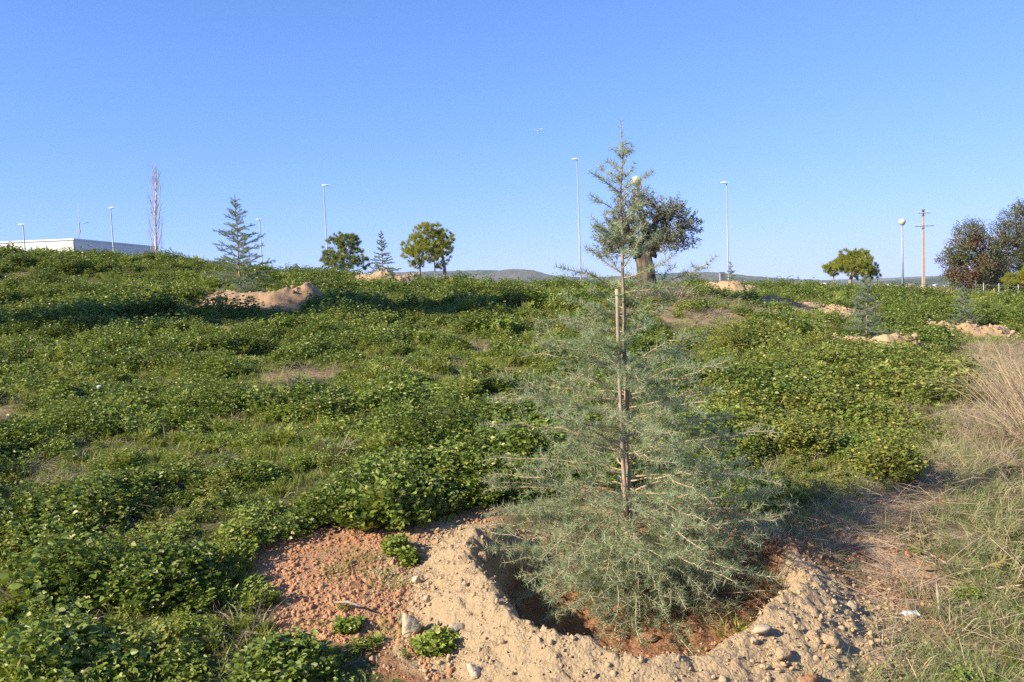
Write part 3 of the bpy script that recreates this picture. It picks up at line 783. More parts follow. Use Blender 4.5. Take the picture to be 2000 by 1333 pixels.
# stake beside the trunk
s0 = at(1226, 1130, (D0 - .03)); s1 = at(1204, 565, (D0 - .038)); s0[2] = g1(s0[0], s0[1]) - .1
st = empty('wooden_stake', (s0[0], s0[1], s0[2] + .1), 'pale wooden stake tied to the trunk of the foreground cedar', 'stake')
MB().tube([s0 + (s1 - s0) * k + np.array([.003 * math.sin(k * 7), 0, 0]) for k in np.linspace(0, 1, 12)], [.0118 - .003 * k for k in np.linspace(0, 1, 12)], 9, True, .08).build('pole', M['cane'], st)
for v in (578, 742, 905):
    k = (1130 - v) / (1130 - 565); q = s0 + (s1 - s0) * k
    mb = MB(); ring = []
    for j in range(13):
        a = 2 * math.pi * j / 12; ring.append(q + np.array([.013 + .030 * math.cos(a), .016 + .028 * math.sin(a), .006 * math.sin(a * 2)]))
    mb.tube(ring, .0026, 5, False); mb.tube([q + np.array([-.024, -.006, 0]), q + np.array([-.032, -.012, -.03]), q + np.array([-.03, -.014, -.07])], .003, 5)
    mb.build('tie', M['tie'], st)

# --- cedars further off
def rand_cedar(label, p, H, W, dist, seed, nb=42, bias=0.0, sparse=1.0, lean=0.0, el=0):
    global rng
    keep = rng; rng = np.random.default_rng(seed)
    base = np.array([p[0], p[1], p[2] - .03]); tip = base + np.array([lean * H, 0, H])
    w = max(.003, dist * .00030); spec = dict(gap=.018 * sparse, per=6, len=.042 + dist * .0003, w=w, levels=1, first=.10, step=.075 + dist * .001, ratio=.52, maxtw=.36, rmin=max(.0015, dist * .00008), rk=.8 + dist * .008)
    bs = []
    for k in range(nb):
        f = .06 + .90 * k / nb + rng.normal(0, .008)
        prof = np.interp(f, [0, .08, .2, .4, .6, .8, 1], [.75, 1, .95, .72, .48, .24, .03]) * W
        az = k * 2.4 + rng.normal(0, .3)
        bs.append((min(f, .98), az, prof * rng.uniform(.65, 1.1) + .03, R_(np.interp(f, [0, .3, .7, 1], [-4, 6, 16, 40]) + el + rng.normal(0, 7)), rng.uniform(-.08, .06)))
    r = cedar('cedar_tree', label, base, tip, bs, spec, None,   .0085 * H + dist * .0001, .3, seed, M['needle_far'])
    rng = keep; return r
def px(h, d): return h / F * d
rand_cedar('sparse cedar with upswept branches above the large earth heap on the left', p2, px(196, 21.5) + .18, px(88, 21.5), 21.5, 31, 60, 0, .7, .0, 4)
rand_cedar('small pointed cedar between the dark pine and the trimmed pine', gpt(748, 535, 35.5), px(108, 35), px(38, 35), 35, 32, 46, 0, .7)
rand_cedar('faint grey green cedar standing in the bright crumbly heap on the right', gpt(1693, 685, 17.3), px(160, 17.3), px(62, 17.3), 17.3, 33, 56, 0, .55)
rand_cedar('pale small cedar above the long heap beside the dry grass', gpt(1882, 640, 25.3), px(88, 25.3), px(38, 25.3), 25.3, 34, 42, 0, .6)
rand_cedar('little cedar at the foot of the lamp post above the smooth heap', gpt(1428, 568, 40.3), px(62, 40.3), px(22, 40.3), 40.3, 35, 26, 0, 1)
rand_cedar('tiny cedar tip on the crest left of the round pine', gpt(1559, 556, 47), px(32, 47), px(9, 47), 47, 36, 16)
rand_cedar('tiny cedar on the low heap in front of the power pole', gpt(1787, 584, 42.2), px(34, 42), px(18, 42), 42, 37, 18)
rand_cedar('small cedar under the right edge oaks', gpt(1905, 578, 44), px(42, 44), px(15, 44), 44, 38, 18)
rand_cedar('tiny bare cedar on the crest right of the trimmed pine', gpt(887, 548, 44), px(36, 44), px(9, 44), 44, 39, 14)

# ------------------------------------------------------------------ broad trees
def limb(mb, a, b, r0, r1, n=7, wob=.05, sides=8, rough=.1):
    a = np.asarray(a, float); b = np.asarray(b, float); L = np.linalg.norm(b - a)
    pts = [a + (b - a) * k + (rng.normal(0, wob * L, 3) if 0 < k < 1 else 0) for k in np.linspace(0, 1, n)]
    mb.tube(pts, list(np.linspace(r0, r1, n)), sides, True, rough); return pts
def crown_points(lobes, n, shell=.55):
    w = np.array([l[3] * l[4] * l[5] for l in lobes]) ** .8; k = rng.choice(len(lobes), n, p=w / w.sum())
    Lb = np.array(lobes, float)[k]
    d = norm(rng.normal(size=(n, 3))); r = (shell + (1 - shell) * rng.random(n) ** .6)[:, None]
    return Lb[:, :3] + d * r * Lb[:, 3:6], d
def twigs(mb, roots, ends, r, sides=3, every=1):
    R = np.array(roots)
    for e in ends[::every]:
        j = np.argmin(((R - e) ** 2).sum(1) + np.where(R[:, 2] > e[2] + .3, 1.0, 0)); s = R[j]
        m = (s + e) / 2 + rng.normal(0, .06, 3); mb.tube([s, m, e], [r, r * .7, r * .4], sides, False)

def olive():
    Y = 25.0; b = gpt(1262, 585, Y); base = b
    root = empty('olive_tree', base, 'old gnarled olive tree with thick pale trunk behind the foreground cedar', 'tree')
    mb = MB(); s = Y / F
    def A(u, v, dy=0): return at(u, v, Y + dy)
    t0 = A(1262, 592); t0[2] = base[2] - .1
    pts = [t0, A(1263, 560), A(1262, 530), A(1258, 505), A(1256, 488)]
    mb.tube(pts, [.38, .28, .25, .26, .22], 14, True, .16, 4)
    limb(mb, A(1250, 500), A(1232, 470, -.2), .19, .13, 6, .06, 10, .25); limb(mb, A(1232, 470, -.2), A(1222, 440, -.3), .16, .08)
    limb(mb, A(1268, 500), A(1290, 470, .1), .21, .13, 6, .06, 10, .25); li = limb(mb, A(1290, 470, .1), A(1330, 450, .2), .14, .05)
    limb(mb, A(1275, 480), A(1282, 430, -.1), .15, .08, 6, .06, 9, .25); limb(mb, A(1282, 430), A(1287, 405), .11, .07, 4)
    limb(mb, A(1288, 460, .3), A(1310, 420, .4), .12, .05); limb(mb, A(1245, 480, .4), A(1215, 450, .7), .15, .06); limb(mb, A(1260, 480, .5), A(1255, 410, .8), .16, .05)
    rootsP = np.array(mb.V)[60:]
    lobes = []
    def lobe(u, v, ru, rv, dy=0, rd=None): c = A(u, v, dy); lobes.append((*c, ru * s, (rd or ru) * s, rv * s))
    lobe(1225, 425, 42, 42, -.3); lobe(1205, 460, 38, 36, .2); lobe(1250, 398, 28, 26, 0); lobe(1240, 460, 30, 25, .6); lobe(1310, 432, 44, 40, 0)
    lobe(1338, 448, 32, 34, .3); lobe(1305, 405, 30, 22, .2); lobe(1330, 480, 28, 18, 0); lobe(1285, 445, 35, 35, .7); lobe(1185, 490, 22, 22, .1); lobe(1300, 470, 30, 22, -.5); lobe(1255, 385, 22, 18, .3)
    C, dC = crown_points(lobes, 860, .30)
    twigs(mb, rootsP, C, .014, 3, 2)
    mb.build('trunk', M['olive_bark'], root)
    P, D = [], []
    for c, d in zip(C, dC):
        g = norm(d * .7 + rng.normal(0, .5, 3) + np.array([0, 0, .35])); ln = rng.uniform(.15, .42); m = int(ln * 95)
        q = rng.random(m)[:, None]; P.append(c + g * ln * (q - .3) + rng.normal(0, .012, (m, 3))); D.append(norm(g * .8 + rng.normal(0, .65, (m, 3))))
    P = np.concatenate(P); D = np.concatenate(D); n = len(P)
    V_, F_ = diamonds(P, D, rng.normal(size=(n, 3)), rng.uniform(.055, .095, n), rng.uniform(.018, .028, n))
    o = np_obj('crown', V_ - base, F_, M['olive_leaf'], None, rep(rng.random(n), 4)); o.parent = root; tag(o, kind='stuff')
olive()

def pine(label, u, vbase, Y, lobes_px, trunk_px, mat, tufts=420, name='pine_tree', r=.11, dens=64, tl=.17):
    b = gpt(u, vbase, Y); root = empty(name, b, label, 'tree'); s = Y / F; mb = MB(); RP = []
    for tp in trunk_px:
        pts = [at(a, c, Y + dy) for a, c, dy in tp['p']]
        if tp.get('g', True): g = pts[0].copy(); pts[0][2] = g1(g[0], g[1]) - .1
        n = len(pts); mb.tube(pts, np.linspace(tp['r'], tp['r'] * .55, n), 8, True, .12)
        RP += [pts[-1], pts[-1] * .6 + pts[-2] * .4, pts[-1] * .3 + pts[-2] * .7]
    lobes = [(*at(a, c, Y + dy), ru * s, ru * s * 1.0, rv * s) for a, c, ru, rv, dy in lobes_px]
    for l in lobes:
        c = np.array(l[:3]); j = np.argmin(((np.array(RP) - c) ** 2).sum(1)); e = c - np.array([0, 0, l[5] * .3]); limb(mb, RP[j], e, r * .35, r * .12, 5, .05, 5)
        for _ in range(4): 
            q = c + norm(rng.normal(size=3)) * np.array(l[3:6]) * .75; limb(mb, e, q, r * .13, r * .06, 4, .05, 4)
    mb.build('trunk', M['pine_bark'], root)
    C, d = crown_points(lobes, tufts, .5); n = dens
    P = np.repeat(C, n, 0) + rng.normal(0, .035, (len(C) * n, 3)); out = norm(d + np.array([0, 0, .5]))
    D = norm(np.repeat(out, n, 0) * .75 + rng.normal(0, .62, (len(P), 3)))
    V_, F_ = spikes(P, D, rng.uniform(tl * .7, tl * 1.2, len(P)) * (Y / 50) ** .3, np.full(len(P), .017 * Y / 50))
    o = np_obj('crown', V_ - b, F_, mat, None, rep(np.clip(rep(rng.random(len(C)), n) * .7 + rng.random(len(P)) * .3, 0, .87), 3)); o.parent = root; tag(o, kind='stuff')
    return root
pine('dark bushy pine left of the small pointed cedar, branching near the ground', 668, 530, 52,
     [(678,475,22,20,0),(655,480,20,18,.4),(700,500,18,16,0),(648,505,20,16,-.3),(672,512,26,15,-.6),(690,470,14,14,.5),(662,462,14,8,0),(710,515,12,14,.2),(634,500,10,18,0)],
     [dict(p=[(668,540,0),(670,500,0),(676,480,0)], r=.11), dict(p=[(664,540,0),(645,505,.2)], r=.06)], M['pine_dark'], 430)
pine('rounded pine with trimmed bare stems at the middle of the crest', 866, 545, 50,
     [(830,455,24,18,0),(808,478,24,20,-.3),(850,475,28,24,.4),(872,465,14,18,0),(832,490,34,22,-.5),(868,492,18,18,.2),(800,500,16,18,0),(845,450,22,14,.5),(858,512,14,14,0),(878,505,6,10,0),(815,518,14,10,.2)],
     [dict(p=[(870,545,0),(868,520,0),(862,490,0)], r=.12), dict(p=[(818,545,.2),(820,520,.1),(828,490,0)], r=.08), dict(p=[(850,545,.3),(849,520,.2),(848,495,.1)], r=.04)], M['pine_needle'], 640)
pine('umbrella shaped bright green pine on the right crest', 1660, 566, 56,
     [(1672,508,34,18,0),(1650,515,22,16,.4),(1695,525,20,14,-.3),(1668,522,34,16,-.6),(1705,535,14,10,.2),(1655,498,18,10,0),(1678,495,20,9,.3),(1690,540,22,7,.5)],
     [dict(p=[(1658,572,0),(1661,548,0),(1668,525,0)], r=.16), dict(p=[(1690,570,.4),(1692,545,.4)], r=.05)], M['pine_needle'], 560)
pine('slim thin crowned pine touching the umbrella pine', 1625, 560, 58,
     [(1622,520,14,8,0),(1615,526,9,7,.2),(1630,515,8,8,0),(1628,533,10,5,0)], [dict(p=[(1630,568,0),(1628,540,0),(1623,524,0)], r=.06)], M['pine_needle'], 90)
pine('low yellow green pine at the right edge beneath the oaks', 1990, 580, 46,
     [(1985,545,22,14,0),(2015,540,26,18,0),(1970,552,12,8,0),(2040,550,22,14,0)], [dict(p=[(1985,590,0),(1990,565,0),(2000,548,0)], r=.1)], M['pine_needle'], 260)

def oak(label, u, vbase, Y, lobes_px, trunk, brown=.2, n=7000, name='oak_tree', mats=('oak_leaf', 'oak_brown')):
    b = gpt(u, vbase, Y); root = empty(name, b, label, 'tree'); s = Y / F; mb = MB()
    p0 = at(u, vbase, Y); p0[2] = b[2] - .1; p1 = at(trunk[0], trunk[1], Y)
    limb(mb, p0, p1, .24, .15, 6, .03, 9); RP = [p1, p0 * .3 + p1 * .7]
    lobes = [(*at(a, c, Y + dy), ru * s, ru * s, rv * s) for a, c, ru, rv, dy in lobes_px]
    for l in lobes: pts = limb(mb, RP[rng.integers(2)], np.array(l[:3]), .09, .03, 5, .05, 5); RP.append(pts[2])
    C, d = crown_points(lobes, n // 14, .45); twigs(mb, RP, C, .02, 3, 2)
    mb.build('trunk', M['oak_bark'], root)
    noi = fbm(C[:, 0] * .9 + C[:, 2] * .7, C[:, 1] * .9 + C[:, 2] * 1.1, 3, 91)
    isb = noi > np.quantile(noi, 1 - brown) if brown > 0 else np.zeros(len(C), bool)
    for sel, mt, nm in ((~isb, mats[0], 'crown'), (isb, mats[1], 'browned_leaves')):
        if not sel.any(): continue
        Cs = C[sel]; k = 26; P = np.repeat(Cs, k, 0) + rng.normal(0, .13, (len(Cs) * k, 3)); m = len(P)
        V_, F_ = diamonds(P, norm(rng.normal(size=(m, 3))), rng.normal(size=(m, 3)) + np.array([0, 0, .8]), rng.uniform(.07, .13, m), rng.uniform(.05, .08, m))
        o = np_obj(nm, V_ - b, F_, M[mt], None, rep(np.clip(rep(rng.random(len(Cs)), k) * .6 + rng.random(m) * .4, 0, 1), 4)); o.parent = root; tag(o, kind='stuff')
    return root
oak('dark oak with rusty brown leaves, left of the two at the right edge', 1915, 585, 50,
    [(1895,455,30,26,0),(1870,490,28,24,-.5),(1915,485,40,32,0),(1862,520,24,20,.3),(1900,525,42,26,-.8),(1935,515,34,34,.4),(1912,445,12,16,0),(1925,550,40,20,-.4),(1850,505,18,14,0),(1880,548,26,16,-.3),(1910,568,40,14,-.6),(1860,540,18,14,-.2),(1950,565,34,16,-.3)], (1912, 520), .32, 13000)
oak('taller dark green oak cut by the right edge of the picture', 2010, 590, 54,
    [(1990,430,36,30,0),(1965,460,32,28,-.4),(2030,420,50,40,.5),(1985,490,44,36,0),(2040,480,60,50,0),(1970,520,30,26,-.5),(2020,540,60,30,-.3),(1950,445,16,18,.2),(2000,410,18,12,0),(1955,490,26,30,.2),(1945,530,24,26,-.2),(1990,565,40,18,-.4)], (2000, 510), .18, 17000)

# tall pine just outside the left edge: its shadow lies across the slope
sx, sy = -12.2, 14.8
bp = np.array([sx, sy, g1(sx, sy)]); root = empty('pine_tree', bp, 'tall dense pine outside the left edge, shading the slope', 'tree')
mb = MB(); limb(mb, bp - [0, 0, .2], bp + [0.1, 0, 8.0], .22, .08, 10, .006)
lob = [(*(bp + [0, 0, 3.2]), 1.5, 1.5, .8), (*(bp + [0, .3, 4.1]), 1.6, 1.6, 1.0), (*(bp + [-.3, -.3, 4.9]), 1.6, 1.6, .9), (*(bp + [0, 0, 5.8]), 1.6, 1.6, 1.0), (*(bp + [0, .2, 6.8]), 1.5, 1.5, 1.0), (*(bp + [.1, 0, 7.8]), 1.2, 1.2, .9)]
for l in lob: limb(mb, bp + [.1, 0, l[2] - bp[2] - .6], np.array(l[:3]) + [l[3] * .5, 0, 0], .07, .03, 5, .04, 5)
mb.build('trunk', M['pine_bark'], root)
C, d = crown_points(lob, 1500, .2); n = 40
P = np.repeat(C, n, 0) + rng.normal(0, .07, (len(C) * n, 3)); D = norm(np.repeat(norm(d + [0, 0, .5]), n, 0) * .7 + rng.normal(0, .65, (len(P), 3)))
V_, F_ = spikes(P, D, rng.uniform(.18, .30, len(P)), np.full(len(P), .026)); o = np_obj('crown', V_ - bp, F_, M['pine_dark'], None, rep(rng.random(len(P)), 3)); o.parent = root; tag(o, kind='stuff')

# bare poplar
def poplar():
    Y = 58.0; b = gpt(303, 515, Y); root = empty('poplar_tree', b, 'bare leafless poplar with pale upright twigs beside the building', 'tree'); mb = MB(); s = Y / F
    top = at(303, 318, Y); base = b - [0, 0, .1]; H = top[2] - base[2]; ax = lambda f: base + (top - base) * f
    mb.tube([ax(f) + [.05 * math.sin(f * 9), 0, 0] for f in np.linspace(0, 1, 14)], [.12 * (1 - f) ** .9 + .012 for f in np.linspace(0, 1, 14)], 7)
    mb.build('trunk', M['poplar'], root); tw = MB()
    for k in range(34):
        f = .16 + .76 * k / 34; m = MB(); az = k * 2.4; ln = H * np.interp(f, [.1, .3, .6, 1], [.24, .30, .24, .06]) * rng.uniform(.7, 1.1); S = ax(f)
        o_ = np.array([math.cos(az), math.sin(az), 0]); wd = .20 * ln
        pts = [S, S + o_ * wd * .55 + [0, 0, ln * .3], S + o_ * wd * .9 + [0, 0, ln * .65], S + o_ * wd + [0, 0, ln]]
        m.tube(pts, [.022, .017, .012, .006], 4, False)
        for j in range(7):
            q = rng.uniform(.2, .9); i = min(2, int(q * 3)); P0 = np.array(pts[i]) * (1 - (q * 3 - i)) + np.array(pts[i + 1]) * (q * 3 - i)
            dd = norm(o_ * rng.uniform(.0, .4) + rng.normal(0, .25, 3) + [0, 0, .9]); m.tube([P0, P0 + dd * rng.uniform(.25, .6)], [.009, .004], 3, False)
        m.build('branch', M['poplar'], root)
poplar()

# ------------------------------------------------------------------ industrial building
def building():
    Y0 = 70.0; c0 = at(143, 466, Y0); h = c0[2]
    c1 = at(297, 491, 92.0); sd_ = np.array([c1[0] - c0[0], c1[1] - c0[1]]); ls = np.linalg.norm(sd_); e1 = np.array([-.998, .06]); e1 = e1 / np.linalg.norm(e1); e2 = np.array([-e1[1] * -1, -e1[0]]); ls = 14.5
    z0 = g1(c0[0], c0[1]) - 2.5; base = (c0[0], c0[1], z0)
    root = empty('warehouse', base, 'pale flat roofed warehouse on the skyline at the left', 'building')
    W = 36.0; L = ls
    def P(a, b, z): return np.array([c0[0] + e1[0] * a + e2[0] * b, c0[1] + e1[1] * a + e2[1] * b, z])
    def slab(a0, a1, b0, b1, zl, zh): 
        m = MB(); m.poly([P(a0, b0, zl), P(a1, b0, zl), P(a1, b1, zl), P(a0, b1, zl), P(a0, b0, zh), P(a1, b0, zh), P(a1, b1, zh), P(a0, b1, zh)],
               [(0, 3, 2, 1), (4, 5, 6, 7), (0, 1, 5, 4), (1, 2, 6, 5), (2, 3, 7, 6), (3, 0, 4, 7)]); return m
    wall = slab(.1, W - .1, .1, L - .1, z0, h - .5).build('core_wall', M['panel'], root, False)
    k = 0; a = 0.0
    while a < W - .1:
        w = min(2.4, W - a); slab(a + .02, a + w - .02, -.02, .08, z0, h - .14).build('wall_panel', M['panel'], root, False); a += 2.4
    b = 0.0
    while b < L - .1:
        w = min(2.4, L - b); slab(-.02, .08, b + .1 + .02, b + w + .1 - .02, z0, h - .14).build('wall_panel', M['panel'], root, False); b += 2.4
    m = slab(-.08, W, -.08, .2, h - .14, h); m.build('coping', M['coping'], root, False)
    slab(-.08, .2, .2, L + .1, h - .14, h).build('coping', M['coping'], root, False)
    slab(.22, W - .2, .22, L, h - .5, h - .4).build('roof', M['coping'], root, False)
    # antenna mast beside the corner
    Ya = 73.0; p = at(154, 500, Ya); top = at(152, 404, Ya); mid = at(155, 436, Ya)
    ar = empty('antenna_mast', (p[0], p[1], h - .4), 'thin antenna mast on the warehouse roof', 'antenna')
    MB().tube([np.array([p[0], p[1], h - .42]), mid], .045, 6).build('mast', M['galv'], ar); MB().tube([mid, top], .018, 5).build('whip', M['lamp_white'], ar)
    q = at(155, 440, Ya); e = at(172, 435, Ya); MB().tube([q, e], .018, 5).build('boom', M['galv'], ar)
    for f in (.3, .55, .8, 1): c_ = q + (e - q) * f; MB().tube([c_ - [0, .2, 0], c_ + [0, .2, .0]], .012, 4).build('element', M['galv'], ar)
    MB().box(q * .8 + p * .2 + np.array([0, 0, 0]), (.18, .15, .3)).build('junction_box', M['galv'], ar, False)
building()

# ------------------------------------------------------------------ lamp posts
def lamp_post(label, u0, v0, u1, v1, Y, head, hw=14):
    """u0,v0 top; u1,v1 a lower point of the pole as seen"""
    top = at(u0, v0, Y); b = gpt(u1, v1, Y); b = np.array([top[0], Y, g1(top[0], Y)])
    root = empty('lamp_post', b, label, 'lamp post', 'lamp posts along the skyline')
    k = Y / F
    MB().tube([b - [0, 0, .05], b + [0, 0, .5], top - [0, 0, .02]], [.055 * Y / 55, .052 * Y / 55, .034 * Y / 55], 8).build('pole', M['galv'], root)
    w = hw * k; L = w; s = head; m = MB(); n = 8
    # luminaire: flattened shell, deeper at the pole end
    for sgn in (1,):
        ring = []
        for i, f in enumerate(np.linspace(0, 1, n)):
            x = s * (f - .25) * L; hh = .20 * L * math.sin(math.pi * min(1, f * .85 + .12)) ** .7; ww = .26 * L * math.sin(math.pi * min(1, f * .9 + .07)) ** .6
            ring.append((x, ww, hh))
        V0 = []
        for x, ww, hh in ring:
            for a in np.linspace(0, math.pi, 7): V0.append(top + np.array([x, ww * math.cos(a), hh * math.sin(a) + .02 + abs(x) * .06]))
        Fc = []
        for i in range(n - 1):
            for j in range(6): Fc.append((i * 7 + j, i * 7 + j + 1, (i + 1) * 7 + j + 1, (i + 1) * 7 + j))
        Fc.append(tuple(range(7))); Fc.append(tuple(reversed(range((n - 1) * 7, n * 7))))
        m.poly(V0, Fc)
    hd = m.build('lamp_head', M['lamp_white'], root)
    m2 = MB(); m2.poly([top + np.array([x, ww * .96 * q, .02 + abs(x) * .06]) for x, ww, hh in ring for q in (-1, 1)], [(2 * i, 2 * i + 1, 2 * i + 3, 2 * i + 2) for i in range(n - 1)])
    o = m2.build('lens', M['lens'], None, False, off=b); o.location = (0, 0, 0); o.parent = hd
    return root
lamp_post('leftmost lamp post, short, rising behind the pale warehouse roof', 45, 440, 50, 492, 60, -1, 13)
lamp_post('lamp post in front of the shaded warehouse wall, left of the bare poplar', 216, 408, 219, 500, 58, 1, 14)
lamp_post('small lamp post seen through the cedar left on the slope', 507, 430, 510, 520, 80, -1, 11)
lamp_post('lamp post rising above the dark bushy pine', 632, 364, 637, 470, 56, 1, 15)
lamp_post('tallest lamp post, just left of the foreground cedar top', 1127, 313, 1137, 535, 52, -1, 15)
lamp_post('lamp post above the small cedar, right of the olive', 1419, 359, 1427, 540, 56, -1, 18)
def globe_post(label, u, v, Y, rpx):
    c = at(u, v, Y); b = np.array([c[0] + .0, Y, g1(c[0], Y)]); r = rpx * Y / F
    root = empty('globe_lamp', b, label, 'lamp post', 'globe lamps')
    MB().tube([b - [0, 0, .05], c - [0, 0, r * 1.1]], [.075, .05], 8).build('pole', M['galv'], root)
    MB().lathe(c - [0, 0, r * 1.12], [(.06, 0), (.1, .04), (.09, .12)], 12).build('collar', M['lamp_white'], root)
    pr = [(r * math.cos(a) + 1e-4, r * math.sin(a)) for a in np.linspace(0, math.pi / 2, 9)]
    MB().lathe(c, pr, 20).build('upper_shell', M['globe_top'], root)
    MB().lathe(c, [(q[0] * .985, -q[1] - .004) for q in reversed(pr)], 20).build('lower_shell', M['globe_low'], root)
    MB().lathe(c, [(r * 1.02, -.02), (r * 1.05, 0), (r * 1.02, .02)], 20).build('rim', M['globe_low'], root)
globe_post('globe street lamp peeking out beside the top of the foreground cedar', 1243, 354, 44, 10)
globe_post('globe street lamp on a grey pole, left of the power pole', 1762, 434, 50, 6.5)

def power_pole():
    Y = 62.0; top = at(1803, 414, Y); b = np.array([top[0], Y, g1(top[0], Y)])
    root = empty('power_pole', b, 'tan concrete power pole with two crossarms near the oaks', 'pole'); k = Y / F
    m = MB(); z = top[2]; r0, r1 = .105, .065
    m.poly([b + [sx_ * r0, sy_ * r0 * .8, -.1] for sx_, sy_ in ((-1, -1), (1, -1), (1, 1), (-1, 1))] + [np.array([b[0] + sx_ * r1, b[1] + sy_ * r1 * .8, z]) for sx_, sy_ in ((-1, -1), (1, -1), (1, 1), (-1, 1))],
           [(3, 2, 1, 0), (4, 5, 6, 7), (0, 1, 5, 4), (1, 2, 6, 5), (2, 3, 7, 6), (3, 0, 4, 7)]); m.build('shaft', M['concrete'], root, False)
    for zz, w in ((z - .12, .45), (z - 28 * k, .72)):
        c = np.array([b[0], b[1] - .17, zz]); a = MB().box(c, (2 * w, .045, .05)).build('crossarm', M['dark_metal'], root, False)
        for q in (-.95, -.55, .55, .95):
            o = MB().lathe(c + [q * w, 0, .06], [(.015, 0), (.03, .03), (.018, .05), (.026, .08), (.01, .11)], 8).build('insulator', M['lamp_white'], None, True, off=b); o.location = (0, 0, 0); o.parent = a
    MB().box(np.array([b[0], b[1], z + .08]), (.17, .15, .16)).build('top_cap', M['dark_metal'], root, False)
power_pole()
# grey cabinet behind the crest right of the olive
c = at(1410, 536, 60); b = np.array([c[0], 60, g1(c[0], 60)]); r = empty('utility_cabinet', b, 'small grey cabinet on the crest left of the lamp post', 'cabinet')
MB().box((c[0], 60, (b[2] + c[2] + .1) / 2), (.34, .3, c[2] - b[2] + .1)).build('body', M['galv'], r, False); MB().box((c[0], 60, c[2] + .13), (.40, .36, .05)).build('lid', M['dark_metal'], r, False)
MB().box((c[0], 59.84, c[2] - .2), (.28, .02, .5)).build('door', M['dark_metal'], r, False)

# fence by the oaks
fr = empty('wire_fence', gpt(1960, 580, 42), 'wire fence with pale posts below the right edge oaks', 'fence')
tops = []
for u, d_ in ((1852, 52), (1871, 50), (1921, 44), (1951, 42), (1989, 40), (2035, 38), (2090, 36), (2160, 34)):
    p = gpt(u, 575, d_); t_ = p + [0, 0, .95]; tops.append(t_)
    MB().tube([p - [0, 0, .1], t_], .020, 7).build('post', M['post'], fr)
for hgt in (.1, .45, .8):
    m = MB(); m.tube([t_ - [0, 0, hgt] for t_ in tops], .006, 4, False); m.build('wire', M['galv'], fr)

# ------------------------------------------------------------------ village
def house(label, u, v, Y, wpx, hpx, rz, roof=True, flat=False):
    k = Y / F; c = at(u, v, Y); w = wpx * k; h = hpx * k; d = w * .8
    gz0 = min(g1(c[0], Y), c[2] - h) - 3
    root = empty('village_house', (c[0], Y, gz0), label, 'house', 'houses of the far village', rz)
    def B(name, mb, mat, par=None): 
        o = bpy.data.objects.new(name, mb.mesh(name, mat, (0, 0, 0), False)); return link(o, par or root)
    zt = c[2] - gz0
    B('wall', MB().box((0, 0, zt / 2), (w, d, zt)), M['house'])
    e = w * .06; rh = .05 * w if flat else .2 * w
    rf = MB(); rf.poly([(-w / 2 - e, -d / 2 - e, zt), (w / 2 + e, -d / 2 - e, zt), (w / 2 + e, d / 2 + e, zt), (-w / 2 - e, d / 2 + e, zt), (-w / 2 - e, 0, zt + rh), (w / 2 + e, 0, zt + rh)], [(3, 2, 1, 0), (0, 1, 5, 4), (2, 3, 4, 5), (0, 4, 3), (1, 2, 5)])
    B('roof', rf, M['tile'])
    for q in (-.28, .05, .3): B('window', MB().box((q * w, -d / 2 - .02, zt - h * .45), (w * .12, .1, h * .3)), M['glass'])
vil = [(1705,557,900,14,5,'widest pale house of the far village, left of the globe lamp pole'),(1722,560,950,8,5,None),(1735,556,1050,7,4,None),(1742,563,880,9,5,None),(1754,559,930,6,4,None),
 (1778,557,1000,14,6,'broad white house of the far village between lamp pole and power pole'),(1788,563,860,10,5,None),(1797,559,940,7,4,None),(1818,560,900,8,5,None),(1828,556,980,9,5,'house of the far village just right of the power pole'),
 (1838,562,870,8,4,None),(1845,558,1000,7,4,None),(1728,564,860,7,4,None),(1712,563,880,7,4,None),(1768,564,850,7,4,None),(1608,552,1100,10,3,'lone pale house roof showing on the horizon left of the umbrella pine')]
ORD = ['first', 'second', 'third', 'fourth', 'fifth', 'sixth', 'seventh', 'eighth', 'ninth', 'tenth', 'eleventh', 'twelfth', 'thirteenth', 'fourteenth', 'fifteenth', 'sixteenth']
us_ = sorted(q[0] for q in vil if q[0] > 1650)
for u, v, Y, w, h, lab in vil:
    house(lab or 'small pale tiled house, %s from the left in the far village' % ORD[us_.index(u)], u, v, Y, w, h, rng.uniform(-.5, .5), flat=h < 4)

